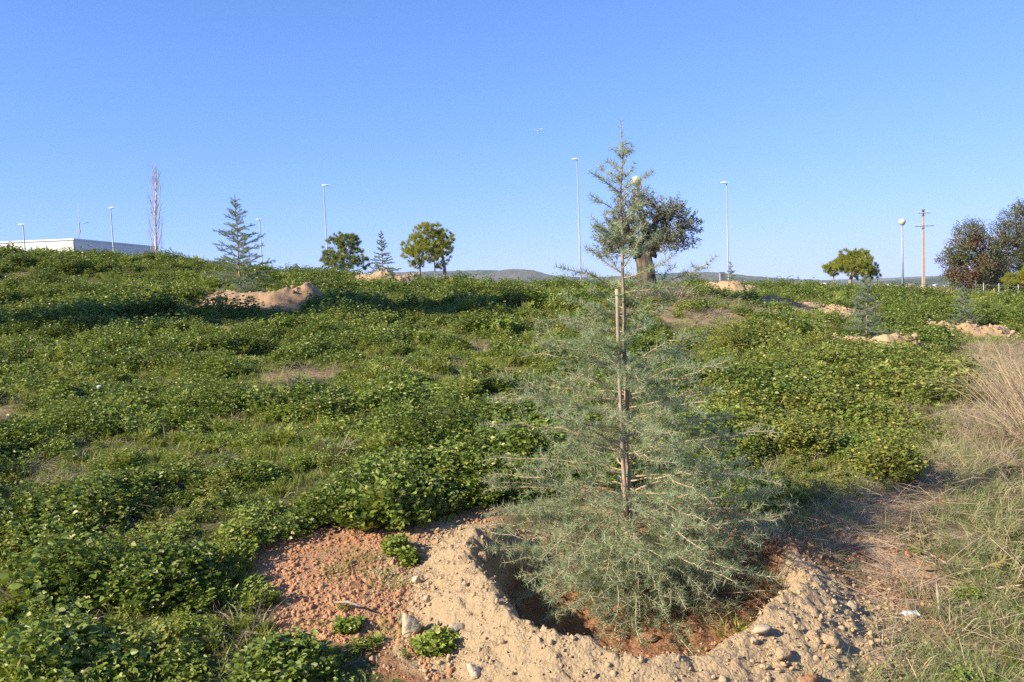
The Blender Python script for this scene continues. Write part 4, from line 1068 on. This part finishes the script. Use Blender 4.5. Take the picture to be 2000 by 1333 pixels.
# ------------------------------------------------------------------ ground cover plants
def weed_mesh(name, mat, nst, h, spread, leaf, seed, tri=True, nodes=6, wide=.62, dome=True):
    global rng
    keep = rng; rng = np.random.default_rng(seed)
    P, D, N = [], [], []; SV = MB()
    for i in range(nst):
        az = rng.uniform(0, 2 * math.pi); rr = spread * math.sqrt(rng.random()); b = np.array([rr * math.cos(az) * .45, rr * math.sin(az) * .45, -.02])
        hh = h * (1 - .55 * (rr / spread) ** 2 if dome else 1) * rng.uniform(.65, 1.1)
        e = np.array([rr * math.cos(az), rr * math.sin(az), hh]); m = (b + e) / 2 + np.array([rr * math.cos(az) * .12, rr * math.sin(az) * .12, .08 * hh])
        if i % 2 == 0: SV.tube([b, m, e], [.0022, .0018, .001], 3, False)
        for f in np.linspace(.3, 1, nodes):
            q = b * (1 - f) ** 2 + 2 * m * f * (1 - f) + e * f * f; a2 = rng.uniform(0, 6.28)
            o = norm(np.array([math.cos(a2), math.sin(a2), rng.uniform(0, .7)])); q = q + o * leaf * rng.uniform(.2, 1.0)
            for k in (range(3) if tri else range(1)):
                a3 = a2 + (k - 1) * 1.15; P.append(q); D.append([math.cos(a3), math.sin(a3), rng.uniform(-.25, .45)]); N.append(rng.normal(0, .75, 3) + [0, 0, 1])
    P = np.array(P); n = len(P); L = leaf * rng.uniform(.65, 1.2, n)
    V1, F1 = leaves(P, np.array(D), np.array(N), L, L * wide)
    V2 = np.array(SV.V); F2 = []
    for f in SV.F: F2 += [(f[0], f[1], f[2]), (f[0], f[2], f[3])]
    tint = np.r_[rep(rng.random(n), 6), np.full(len(V2), .5)]
    me = np_mesh(name, np.r_[V1, V2], np.r_[F1, np.array(F2) + len(V1)], mat, tint)
    rng = keep; return me
def feather_mesh(name, mat, nf, h, seed):
    """low rosette of finely divided leaves"""
    global rng
    keep = rng; rng = np.random.default_rng(seed); P, D, N = [], [], []
    for i in range(nf):
        az = rng.uniform(0, 6.28); el = rng.uniform(.35, 1.3); ln = h * rng.uniform(.6, 1.1); d = np.array([math.cos(az) * math.cos(el), math.sin(az) * math.cos(el), math.sin(el)]); s = norm(np.cross(d, [0, 0, 1.]))
        for f in np.linspace(.2, 1, 9):
            c = d * ln * f - np.array([0, 0, .25 * ln * f * f * math.cos(el)])
            for sg in (-1, 1): P.append(c); D.append(d * .8 + s * sg + rng.normal(0, .25, 3)); N.append(np.cross(s, d) + rng.normal(0, .3, 3))
    P = np.array(P); n = len(P); L = h * .20 * rng.uniform(.7, 1.2, n)
    V1, F1 = diamonds(P, np.array(D), np.array(N), L, L * .35); me = np_mesh(name, V1, F1, mat, rep(rng.random(n), 4)); rng = keep; return me
def grass_mesh(name, mat, nb, h, spread, w, seed, lean=.5, bend=.7):
    global rng
    keep = rng; rng = np.random.default_rng(seed)
    a = rng.uniform(0, 6.28, nb); r = spread * np.sqrt(rng.random(nb)); P = np.stack([r * np.cos(a), r * np.sin(a), np.full(nb, -.01)], -1)
    D = np.stack([np.cos(a) * lean, np.sin(a) * lean, np.ones(nb)], -1) + rng.normal(0, lean * .6, (nb, 3)); D[:, 2] = np.abs(D[:, 2]) + .15
    V1, F1 = blades(P, D, h * rng.uniform(.5, 1.15, nb), w * rng.uniform(.7, 1.2, nb), bend * rng.uniform(.2, 1.3, nb))
    me = np_mesh(name, V1, F1, mat, rep(rng.random(nb), 5)); rng = keep; return me
def litter_mesh(name, mat, nb, ln, spread, seed, w=.0035):
    global rng
    keep = rng; rng = np.random.default_rng(seed)
    P = np.c_[rng.normal(0, spread, (nb, 2)), rng.uniform(.005, .05, nb)]; a = rng.uniform(0, 6.28, nb)
    D = np.stack([np.cos(a), np.sin(a), rng.normal(.08, .2, nb)], -1)
    V1, F1 = blades(P, D, ln * rng.uniform(.4, 1.2, nb), w * rng.uniform(.6, 1.3, nb), rng.uniform(0, .5, nb)); me = np_mesh(name, V1, F1, mat, rep(rng.random(nb), 5)); rng = keep; return me

def field_points(n, y0, y1, margin=1.5, power=1.0):
    Y = y0 + (y1 - y0) * rng.random(n) ** power; X = rng.uniform(-1, 1, n) * (.70 * Y + margin)
    keep_ = rng.random(n) < (.70 * Y + margin) / (.70 * y1 + margin) if power == 1.0 else np.ones(n, bool)
    return X[keep_], Y[keep_]
MOUNDS = [(tb[0], tb[1], 1.14), (p2[0] + .65, p2[1] + .1, 1.9), (p3[0] + .2, p3[1] - .2, 1.5), (p4[0] - .1, p4[1] - .3, 1.5), (p5[0] - .05, p5[1] - .15, 1.25), (p6[0], p6[1] - .2, 1.4), (p7[0], p7[1], .9), (p7b[0], p7b[1], .5)]
CLEAR = [(a_[0], a_[1] - a_[2] * .85, a_[2] * .95) for a_ in MOUNDS[1:]]
CLEAR += [(p5[0], p5[1] - 2.0, 1.1), (p5[0] - .6, p5[1] - 1.3, .9), (p5[0] + .6, p5[1] - 1.3, .9), (p6[0], p6[1] - 2.2, 1.1), (p4[0], p4[1] - 2.2, 1.0)]
MOUNDS += [(tb[0] + .1, tb[1] - .85, .72), (tb[0] + .55, tb[1] - .7, .6)]
def masks(X, Y):
    Z = gz(X, Y); u, v = project(np.stack([X, Y, Z], -1))
    mound = np.zeros(X.shape, bool)
    for a_, b_, r_ in MOUNDS: mound |= (X - a_) ** 2 + (Y - b_) ** 2 < r_ ** 2
    clear = np.zeros(X.shape, bool)
    for a_, b_, r_ in CLEAR: clear |= (X - a_) ** 2 + (Y - b_) ** 2 < r_ ** 2
    strip = np.zeros(X.shape, bool)
    for uu, vv, ru, rv in ((1512,599,55,8),(1565,605,45,7),(1645,615,75,9),(1720,626,45,7)): strip |= ((u - uu) / ru) ** 2 + ((v - vv) / rv) ** 2 < 1
    ju = rng.normal(0, 9, X.shape); jv = rng.normal(0, 6, X.shape)
    nr = Y < 13
    return dict(Z=Z, u=u, v=v, clear=clear, mound=mound | strip, red=inpoly(u + ju, v + jv, RED) & nr, dirt=inpoly(u + ju * 2, v + jv, DIRT) & nr, verge=inpoly(u + ju * 3, v + jv, VERGE) & (Y < 20),
                yell=inpoly(u + ju * 4, v + jv * 3, YELL) & nr | (inpoly(u, v, YELL) & (Y < 20)), dry=inpoly(u + ju * 2, v + jv, DRY) & (Y > 14))
def dens(X, Y):
    """lush patches against thin ones"""
    return fbm(X * .42 + 3.1, Y * .42, 3, 51) * .40 + fbm(X * 1.25, Y * 1.25, 2, 57) * .36 + vnoise(X * 2.7, Y * 2.7, 59) * .24
def euler_up(n, tilt=.2): return np.stack([rng.normal(0, tilt, n), rng.normal(0, tilt, n), rng.uniform(0, 6.28, n)], -1)

WEEDS = [weed_mesh('weed', M['weed'], 26, .26, .20, .034, 1), weed_mesh('weed', M['weed'], 34, .32, .24, .031, 2), weed_mesh('weed', M['weed'], 22, .19, .22, .040, 3),
         weed_mesh('weed', M['weed_b'], 24, .21, .20, .034, 4), weed_mesh('weed', M['weed_b'], 18, .15, .20, .044, 5, False, 6, .5), feather_mesh('weed', M['weed_b'], 34, .17, 6),
         weed_mesh('weed', M['yellow'], 28, .25, .21, .034, 7), weed_mesh('weed', M['yellow'], 24, .21, .22, .032, 8), weed_mesh('weed', M['weed'], 20, .17, .18, .052, 9, False, 5, .7), feather_mesh('weed', M['grass'], 44, .24, 10)]
def place(spec):
    X, Y, idx, s, tilt = spec; Z = gz(X, Y)
    return np.stack([X, Y, Z], -1), euler_up(len(X), tilt), s, idx
parts = []
for (n0, y0, y1, smin, smax) in ((10500, 2.4, 7, .40, .88), (16000, 7, 16, .52, 1.05), (26000, 16, 34, .9, 1.55), (17000, 34, 58, 1.1, 1.9)):
    X, Y = field_points(n0, y0, y1, 2.0); m = masks(X, Y); dn = dens(X, Y)
    pr = sstep(.38, .50, dn) * .80 + .17
    pr = np.where((fbm(X * .75, Y * .75, 3, 88) > .585) & ~m['yell'] & (Y > 6), pr * .22, pr)
    pr = np.where(m['red'], .035, pr); pr = np.where(m['clear'], .05, pr); pr = np.where(m['mound'], 0, pr); pr = np.where(m['dirt'], .03, pr); pr = np.where(m['verge'], pr * .12, pr)
    pr = np.where(m['dry'], pr * .45, pr); pr = np.where(m['yell'] & ~m['verge'], .8, pr)
    k = rng.random(len(X)) < pr; X, Y, dn = X[k], Y[k], dn[k]; yl = m['yell'][k]; lowz = m['red'][k] | m['dirt'][k] | m['verge'][k]
    n = len(X); big = dn > .54
    kind_ = fbm(X * .9 + 40, Y * .9, 2, 71) + rng.normal(0, .08, n)
    idx = np.where(big, np.where(kind_ > .5, rng.choice([0, 1, 1, 2, 0], n), rng.choice([3, 8, 2, 9, 3, 0], n)), np.where(kind_ > .5, rng.choice([2, 3, 0, 6, 3], n), rng.choice([4, 5, 9, 5, 4, 3], n))); idx = np.where(yl & (rng.random(n) < .55), rng.choice([6, 7], n), idx)
    s = rng.uniform(smin, smax, n) * np.interp(dn, [.38, .5, .66], [.5, .9, 1.5]); s = np.where(lowz, s * .5, s)
    parts.append((X, Y, idx, s, .16))
    print('weeds', y0, n)
X, Y, idx, s = [np.concatenate([q[i] for q in parts]) for i in range(4)]
Pn, Rn, Sn, In = place((X, Y, idx, s, .16))
scatter('weed_cover', Pn, Rn, Sn[:, None] * np.c_[np.ones((len(X), 2)), rng.uniform(.7, 1.15, len(X))], In, WEEDS, None, 'dense low leafy weeds covering the whole meadow', 'weeds')

GR = [grass_mesh('grass', M['grass'], 60, .09, .13, .0042, 11, .6), grass_mesh('grass', M['grass'], 46, .15, .10, .0045, 12, .45), grass_mesh('grass', M['verge'], 55, .11, .13, .0035, 13, .7),
      grass_mesh('grass', M['verge'], 36, .20, .10, .0035, 14, .5), grass_mesh('grass', M['straw'], 30, .16, .12, .0035, 15, .8), litter_mesh('grass', M['straw'], 26, .22, .12, 16), grass_mesh('grass', M['purple'], 26, .24, .07, .0055, 17, .8, 1.0),
      litter_mesh('grass', M['purple'], 22, .2, .12, 18), grass_mesh('grass', M['brush'], 40, .26, .12, .0032, 19, 1.0, .9), litter_mesh('grass', M['brush'], 40, .26, .14, 20, .003), grass_mesh('grass', M['straw'], 34, .30, .10, .003, 21, .6, 1.0)]
parts = []
for (n0, y0, y1, smin, smax) in ((11000, 2.4, 7, .6, 1.1), (16000, 7, 16, .8, 1.4), (20000, 16, 34, 1.2, 2.1), (11000, 34, 58, 1.5, 2.6)):
    X, Y = field_points(n0, y0, y1, 2.0); m = masks(X, Y); dn = dens(X, Y); dry2 = fbm(X * .8, Y * .8, 3, 66)
    pr = np.interp(dn, [.3, .45, .55], [.62, .55, .16]); pr = np.where(m['red'], .05, pr); pr = np.where(m['clear'], 1, pr); pr = np.where(m['mound'], 0, pr); pr = np.where(m['dirt'], .42, pr); pr = np.where(m['verge'] & ~m['dirt'], 1, pr)
    k = rng.random(len(X)) < pr; X, Y, dn, dry2 = X[k], Y[k], dn[k], dry2[k]; m = {a_: b_[k] for a_, b_ in m.items()}; n = len(X)
    idx = rng.choice([0, 0, 1, 0, 1, 2], n)
    ds = dry2 > np.where(X < 0, .66, .60); idx = np.where(ds, rng.choice([2, 4, 5, 5, 0], n), idx); bare_ = fbm(X * .75, Y * .75, 3, 88); idx = np.where((bare_ > .585) & (Y > 6), rng.choice([0, 0, 2, 5, 4, 7, 1], n), idx); idx = np.where(m['yell'], rng.choice([1, 3, 4, 2, 3, 6], n), idx); idx = np.where((rng.random(n) < .055), rng.choice([4, 6, 6, 5, 6], n), idx)
    idx = np.where(m['dry'], rng.choice([2, 4, 5, 5, 7, 7, 3], n), idx); idx = np.where(m['verge'], np.where(Y > 5.8, rng.choice([2, 3, 4, 5, 7, 4, 3], n), rng.choice([2, 3, 2, 3, 2, 4, 5], n)), idx); edge_ = m['verge'] & (m['u'] + rng.normal(0, 40, n) > np.interp(m['v'], [600, 850, 1000, 1333], [1900, 1920, 2040, 2120])); idx = np.where(edge_, rng.choice([8, 9, 9, 10, 8, 3, 2], n), idx); idx = np.where(m['dirt'], rng.choice([5, 9, 7, 5, 9, 3], n), idx)
    s = rng.uniform(smin, smax, n) * np.where(m['clear'], .6, np.where(m['verge'] | m['dry'], 1, .78)); parts.append((X, Y, idx, s, .2)); print('grass', y0, n)
X, Y, idx, s = [np.concatenate([q[i] for q in parts]) for i in range(4)]
Pn, Rn, Sn, In = place((X, Y, idx, s, .2))
scatter('grass_cover', Pn, Rn, Sn, In, GR, None, 'short green grass and dry straw between the weeds', 'grass')

# ------------------------------------------------------------------ single bushes and tufts
def bush(label, u, v, wpx, hpx, mat, seed, leaf=.026, nst=70, tri=True, wide=.62, name='weed_bush', sink=.06):
    p = hit(u, v); k = p[1] / F; w = wpx * k / 2; h = hpx * k
    me = weed_mesh(name, M[mat], nst, h, w, leaf, seed, tri, 7, wide)
    o = link(bpy.data.objects.new(name, me)); o.location = (p[0], p[1], p[2] - sink * h); o.rotation_euler = (0, 0, rng.uniform(0, 6))
    return tag(o, label, 'bush')
bush('rounded weed bush on the thin grass left of centre, below the large heap', 505, 690, 105, 62, 'weed', 501, .032, 130)
bush('largest dark weed bush, immediately left of the foreground cedar', 850, 880, 230, 130, 'weed', 502, .028, 260)
bush('dark weed bush behind the largest one, touching its upper left', 780, 770, 110, 60, 'weed', 503, .03, 110)
bush('dark spreading weed bush in the middle of the left slope', 400, 800, 200, 75, 'weed', 504, .028, 200)
bush('low dark weed bush near the left edge below the pale rock', 150, 850, 150, 80, 'weed', 505, .028, 160)
bush('weed bush in front of the long tree shadow, larger of two', 640, 640, 90, 36, 'weed_b', 506, .036, 90)
bush('weed bush in front of the long tree shadow, right hand one', 735, 642, 60, 34, 'weed_b', 507, .036, 70)
bush('tall upright weed bush right of the stake in the middle field', 1425, 690, 80, 85, 'yellow', 508, .03, 110)
bush('dark weed bush right of the tall upright one', 1500, 720, 110, 50, 'weed', 509, .03, 100)
bush('yellow green leafy bush bordering the straw covered bare ground', 1740, 945, 130, 105, 'yellow', 510, .026, 190)
bush('yellowish weed bush behind the right flank of the foreground cedar', 1560, 890, 150, 90, 'yellow', 511, .026, 200)
bush('dark weed bush above the red soil patch', 690, 1010, 200, 90, 'weed', 512, .026, 200)
bush('bright green leafy plant in the bottom left corner', 62, 1325, 150, 70, 'weed_b', 513, .034, 120, False, .45)
bush('broad leaved weed clump left of the red soil patch', 330, 1170, 220, 130, 'weed', 514, .030, 240)
bush('weed clump at the bottom edge beside the red soil', 560, 1330, 200, 90, 'weed', 515, .030, 180)
bush('small weed clump growing at the foot of the sandy ring', 855, 1270, 90, 42, 'weed_b', 516, .026, 60)
bush('little weed plant on the red soil patch', 680, 1232, 40, 24, 'weed_b', 517, .03, 18)
bush('leafy sprig on the upper red soil beside the ring', 775, 1085, 60, 40, 'weed_b', 518, .026, 36)
bush('second leafy sprig just left of the ring crest', 800, 1105, 30, 28, 'weed_b', 519, .028, 20)
bush('weed bush on the shaded slope left of the large heap', 385, 590, 60, 40, 'weed', 520, .04, 70)
bush('tiny weed at the bottom of the ring beside the upright stone', 985, 1300, 44, 26, 'weed_b', 521, .028, 22)

def tuft(label, u, v, hpx, mat, seed, nb=70, w=.005, lean=.6, bend=.8, spread=.05, name='grass_tuft', cat='grass tuft', basin_=False, Y=None):
    p = (on_basin(u, v) if basin_ else None)
    if p is None: p = hit(u, v)
    if Y: p = gpt(u, v, Y)
    h = hpx * p[1] / F
    o = link(bpy.data.objects.new(name, grass_mesh(name, M[mat], nb, h, spread, w, seed, lean, bend))); o.location = (p[0], p[1], p[2] - .01)
    return tag(o, label, cat)
tuft('dry purplish grass tuft at the left edge below the crest', 35, 715, 60, 'purple', 601, 130, .009, .9, .9, .16)
tuft('dry purplish grass tuft right of the left edge one', 120, 712, 45, 'purple', 602, 80, .009, .9, .9, .12)
tuft('brownish grass tuft among weeds above the spreading bush', 370, 712, 48, 'purple', 603, 90, .009, .7, .8, .12)
tuft('dark spiky grass tuft left of the largest weed bush', 645, 890, 62, 'purple', 604, 90, .007, .8, .6, .08)
tuft('long bladed grass tuft in the lower left with purple tips', 75, 1190, 120, 'purple', 605, 44, .009, .8, .9, .06)
tuft('long bladed grass tuft on the left border of the red soil', 480, 1240, 110, 'purple', 606, 48, .008, .8, .8, .06)
tuft('green grass tuft lying over the red soil patch', 655, 1125, 62, 'verge', 607, 40, .006, 1.1, .9, .04)
tuft('fresh grass tuft inside the basin near its right rim', 1440, 1215, 46, 'grass', 608, 80, .0045, .9, .6, .08, basin_=True)
tuft('tall straw coloured grass clump rising at the right edge', 2120, 850, 330, 'tan', 609, 380, .0038, .42, 1.0, .40, Y=6.8)
tuft('second straw grass clump behind the right edge clump', 2040, 740, 180, 'tan', 610, 260, .005, .45, .9, .36, Y=9.4)
tuft('low pinkish brown dry brush left of the straw grass clump', 1930, 745, 80, 'brush', 611, 420, .0045, 1.0, .6, .36, Y=9.2)
tuft('pinkish dry brush below the straw grass clump', 2010, 830, 110, 'brush', 620, 460, .0040, 1.0, .7, .40, Y=7.2)
tuft('thin dry brush on the verge above the drying branch', 1930, 850, 60, 'brush', 621, 260, .0036, 1.1, .7, .34, Y=6.9)
tuft('dry brown brush at the foot of the olive trunk', 1305, 588, 52, 'purple', 612, 240, .016, .7, .5, .45, Y=24.4)
tuft('pale dry grass clump behind the power pole base', 1838, 572, 28, 'tan', 613, 160, .02, .6, .5, .6, Y=47)
tuft('dry grass clump at the foot of the umbrella pine', 1672, 572, 20, 'tan', 614, 120, .02, .6, .5, .5, Y=52)
tuft('brown dead weed on the crest before the warehouse wall', 258, 512, 26, 'purple', 615, 120, .014, .6, .5, .4, Y=29)
tuft('reddish dry bush between the trimmed pine stems', 838, 545, 22, 'purple', 616, 120, .02, .7, .5, .5, Y=44)
tuft('purplish dry grass patch in the middle field right of the stake', 1370, 615, 26, 'purple', 617, 200, .012, .8, .5, .6)
tuft('straw tuft on the verge beside the yellow green bush', 1800, 960, 60, 'straw', 618, 160, .004, 1.3, .8, .22)
tuft('flattened straw heap in front of the yellow green bush', 1720, 1010, 46, 'straw', 619, 190, .0035, 1.5, .9, .26)

def cut_branch(label, u, v, az, ln, seed, mat='olive_dry', nl=46):
    global rng
    keep = rng; rng = np.random.default_rng(seed); p = hit(u, v); root = empty('cut_branch', p, label, 'branch')
    d = np.array([math.cos(az), math.sin(az), .02]); mb = MB()
    pts = [p + d * ln * f + np.array([0, 0, .02 + .03 * math.sin(f * 3)]) for f in np.linspace(0, 1, 7)]; mb.tube(pts, [.006 - .004 * f for f in np.linspace(0, 1, 7)], 5)
    mb.build('stem', M['twig'], root); f = rng.uniform(.1, 1, nl); P = np.stack([np.interp(f, np.linspace(0, 1, 7), [q[k] for q in pts]) for k in range(3)], -1)
    side = np.array([-d[1], d[0], 0]); D = d * rng.uniform(.2, 1, (nl, 1)) + side * rng.choice([-1, 1], (nl, 1)) * rng.uniform(.3, 1, (nl, 1)) + np.c_[np.zeros((nl, 2)), rng.normal(.0, .25, nl)]
    V1, F1 = leaves(P, D, rng.normal(0, .5, (nl, 3)) + [0, 0, 1], rng.uniform(.05, .085, nl), rng.uniform(.012, .018, nl))
    o = np_obj('leaves', V1 - p, F1, M[mat], None, rep(rng.random(nl), 6)); o.parent = root; tag(o, kind='stuff'); rng = keep
cut_branch('cut olive branch with yellowing leaves, nearest the bare ground', 1850, 1110, 2.0, .34, 701)
cut_branch('cut olive branch with yellowing leaves lying across the verge', 1915, 1120, .2, .42, 702, nl=70)
cut_branch('drying cut branch at the right edge below the others', 1945, 1160, -.3, .42, 703, nl=70)
cut_branch('drying leafy branch further up the verge', 1900, 940, .4, .45, 704)
cut_branch('cut branch with orange tinged leaves at the edge of the straw', 1800, 1070, 1.2, .26, 705, nl=24)
cut_branch('leafy cut branch at the right edge above the others', 1965, 1085, 1.0, .36, 706, nl=50)

def dead_leaf(label, u, v, s, seed):
    r2 = np.random.default_rng(seed); p = hit(u, v); n = 14
    pts = [(0, 0, .2)] ; 
    for i in range(n):
        a = 2 * math.pi * i / n; r_ = 1 - .35 * (i % 2) + r2.normal(0, .06); pts.append((r_ * math.cos(a), r_ * .8 * math.sin(a), .25 * r2.random() + .25 * math.cos(a) ** 2))
    V_ = np.array(pts) * s; F_ = np.array([(0, i + 1, (i + 1) % n + 1) for i in range(n)])
    o = np_obj('dead_leaf', V_, F_, M['dead_leaf'], None, np.full(len(V_), r2.random())); o.location = (p[0], p[1], p[2] + .02); o.rotation_euler = (r2.normal(0, .35), r2.normal(0, .35), r2.uniform(0, 6)); tag(o, label, 'leaf')
for i, (u, v, lab) in enumerate([(1812,1010,'brown dead leaf on the straw by the grass verge'),(1840,1012,'curled dead leaf right beside the brown one on the verge'),(1808,1122,'large pinkish dead leaf on the bare dirt'),(1777,1175,'dark brown dead leaf near the shiny litter'),
     (1660,1088,'orange dead leaf in the cedar shadow'),(1975,1180,'brown dead leaf at the right edge'),(1860,1242,'dead leaf in the grass right of the ring'),(1838,990,'small dead leaf below the straw tuft'),(1925,1195,'dead leaf between cut branch and grass at right')]):
    dead_leaf(lab, u, v, .032, 800 + i)

# litter, flower, cane, bird
p = hit(197, 772); k = p[1] / F
r = empty('plastic_cup', p, 'small white plastic cup dropped in the weeds on the left', 'cup')
MB().lathe(p + [0, 0, .01], [(.028, 0), (.036, .09), (.038, .095), (.034, .094), (.026, .012)], 14).build('cup_body', M['litter'], r); MB().lathe(p + [0, 0, .10], [(.036, 0), (.040, .004), (.036, .008)], 14).build('rim', M['litter'], r)
p = hit(1778, 1210); r2 = np.random.default_rng(5); gridn = 9
X, Y = np.meshgrid(np.linspace(-.042, .042, gridn), np.linspace(-.028, .028, gridn), indexing='ij'); Zc = .006 + .025 * fbm(X * 40 + 5, Y * 40, 2, 3)
V_ = np.stack([X, Y, Zc], -1).reshape(-1, 3); ii = np.arange(gridn * gridn).reshape(gridn, gridn); F_ = np.stack([ii[:-1, :-1], ii[1:, :-1], ii[1:, 1:], ii[:-1, 1:]], -1).reshape(-1, 4)
o = np_obj('crumpled_wrapper', V_, F_, M['litter'], None, None, False); o.location = p; o.rotation_euler = (0, 0, .4); tag(o, 'crumpled shiny white wrapper on the verge right of the ring', 'litter')
p = hit(600, 876); q = p + [0, 0, .16]
r = empty('orange_flower', p, 'single orange flower among the weeds left of centre', 'flower')
MB().tube([p, q], .002, 4).build('stem', M['weed'], r)
for i in range(9):
    a = 2 * math.pi * i / 9; d = np.array([math.cos(a), math.sin(a), .25]); s_ = np.array([-d[1], d[0], 0]) * .006
    MB().poly([q, q + d * .012 + s_, q + d * .024, q + d * .012 - s_], [(0, 1, 2, 3)]).build('petal', M['petal'], r, False)
MB().lathe(q, [(.007, -.003), (.008, .002), (.004, .005)], 8).build('flower_head', M['dead_leaf'], r)
for i, (u, v, lab) in enumerate([(690,775,'bleached broken cane lying in the grass left of centre'),(655,1190,'thin dry stick lying on the red soil patch'),(1690,1262,'pale dry stick on the dirt at the right foot of the ring'),(1835,1215,'upright broken piece of cane in the verge')]):
    p = hit(u, v); a = [.1, -.6, -.4, 1.2][i]; ln = [.5, .17, .16, .12][i]; d = np.array([math.cos(a), math.sin(a), .05 if i < 3 else .9])
    MB().tube([p + [0, 0, .03], p + d * ln * .5 + [0, 0, .045], p + d * ln + [0, 0, .035]], [.006, .007, .004], 6).build('dry_cane', M['straw'] if False else M['cane'], None, True, off=p); tag(col.objects[-1], lab, 'cane')
c = at(1051, 256, 22.0)
r = empty('small_bird', c, 'tiny bird like speck flying in the clear sky', 'bird')
MB().tube([c + [-.01, -.09, -.03], c + [0, -.04, -.01], c, c + [.0, .05, .02], c + [.005, .08, .03]], [.006, .022, .026, .022, .01], 8).build('body', M['wing'], r)
for sg, nm in ((-1, 'wing'), (1, 'wing')):
    MB().poly([c + [0, -.03, .02], c + [0, .04, .02], c + [sg * .08, .03, .06], c + [sg * .13, -.02, .05], c + [0, -.03, .026], c + [0, .04, .026], c + [sg * .08, .03, .066], c + [sg * .13, -.02, .055]],
        [(0, 1, 2, 3), (7, 6, 5, 4), (0, 4, 5, 1), (1, 5, 6, 2), (2, 6, 7, 3), (3, 7, 4, 0)]).build(nm, M['wing'], r, False)

# ------------------------------------------------------------------ haze
hz = bpy.data.materials.new('thin_haze'); hz.use_nodes = True; hn = hz.node_tree.nodes; hn.clear()
ho = hn.new('ShaderNodeOutputMaterial'); pv = hn.new('ShaderNodeVolumePrincipled'); hz.node_tree.links.new(pv.outputs[0], ho.inputs['Volume'])
pv.inputs['Color'].default_value = (.70, .84, 1.0, 1); pv.inputs['Density'].default_value = HAZE; pv.inputs['Anisotropy'].default_value = 0.0
hzo = MB().box((0, 0, 25), (2 * 4700, 2 * 4700, 210)).build('haze', hz, None, False); tag(hzo, 'thin blue haze in the far air', 'haze', kind='stuff')
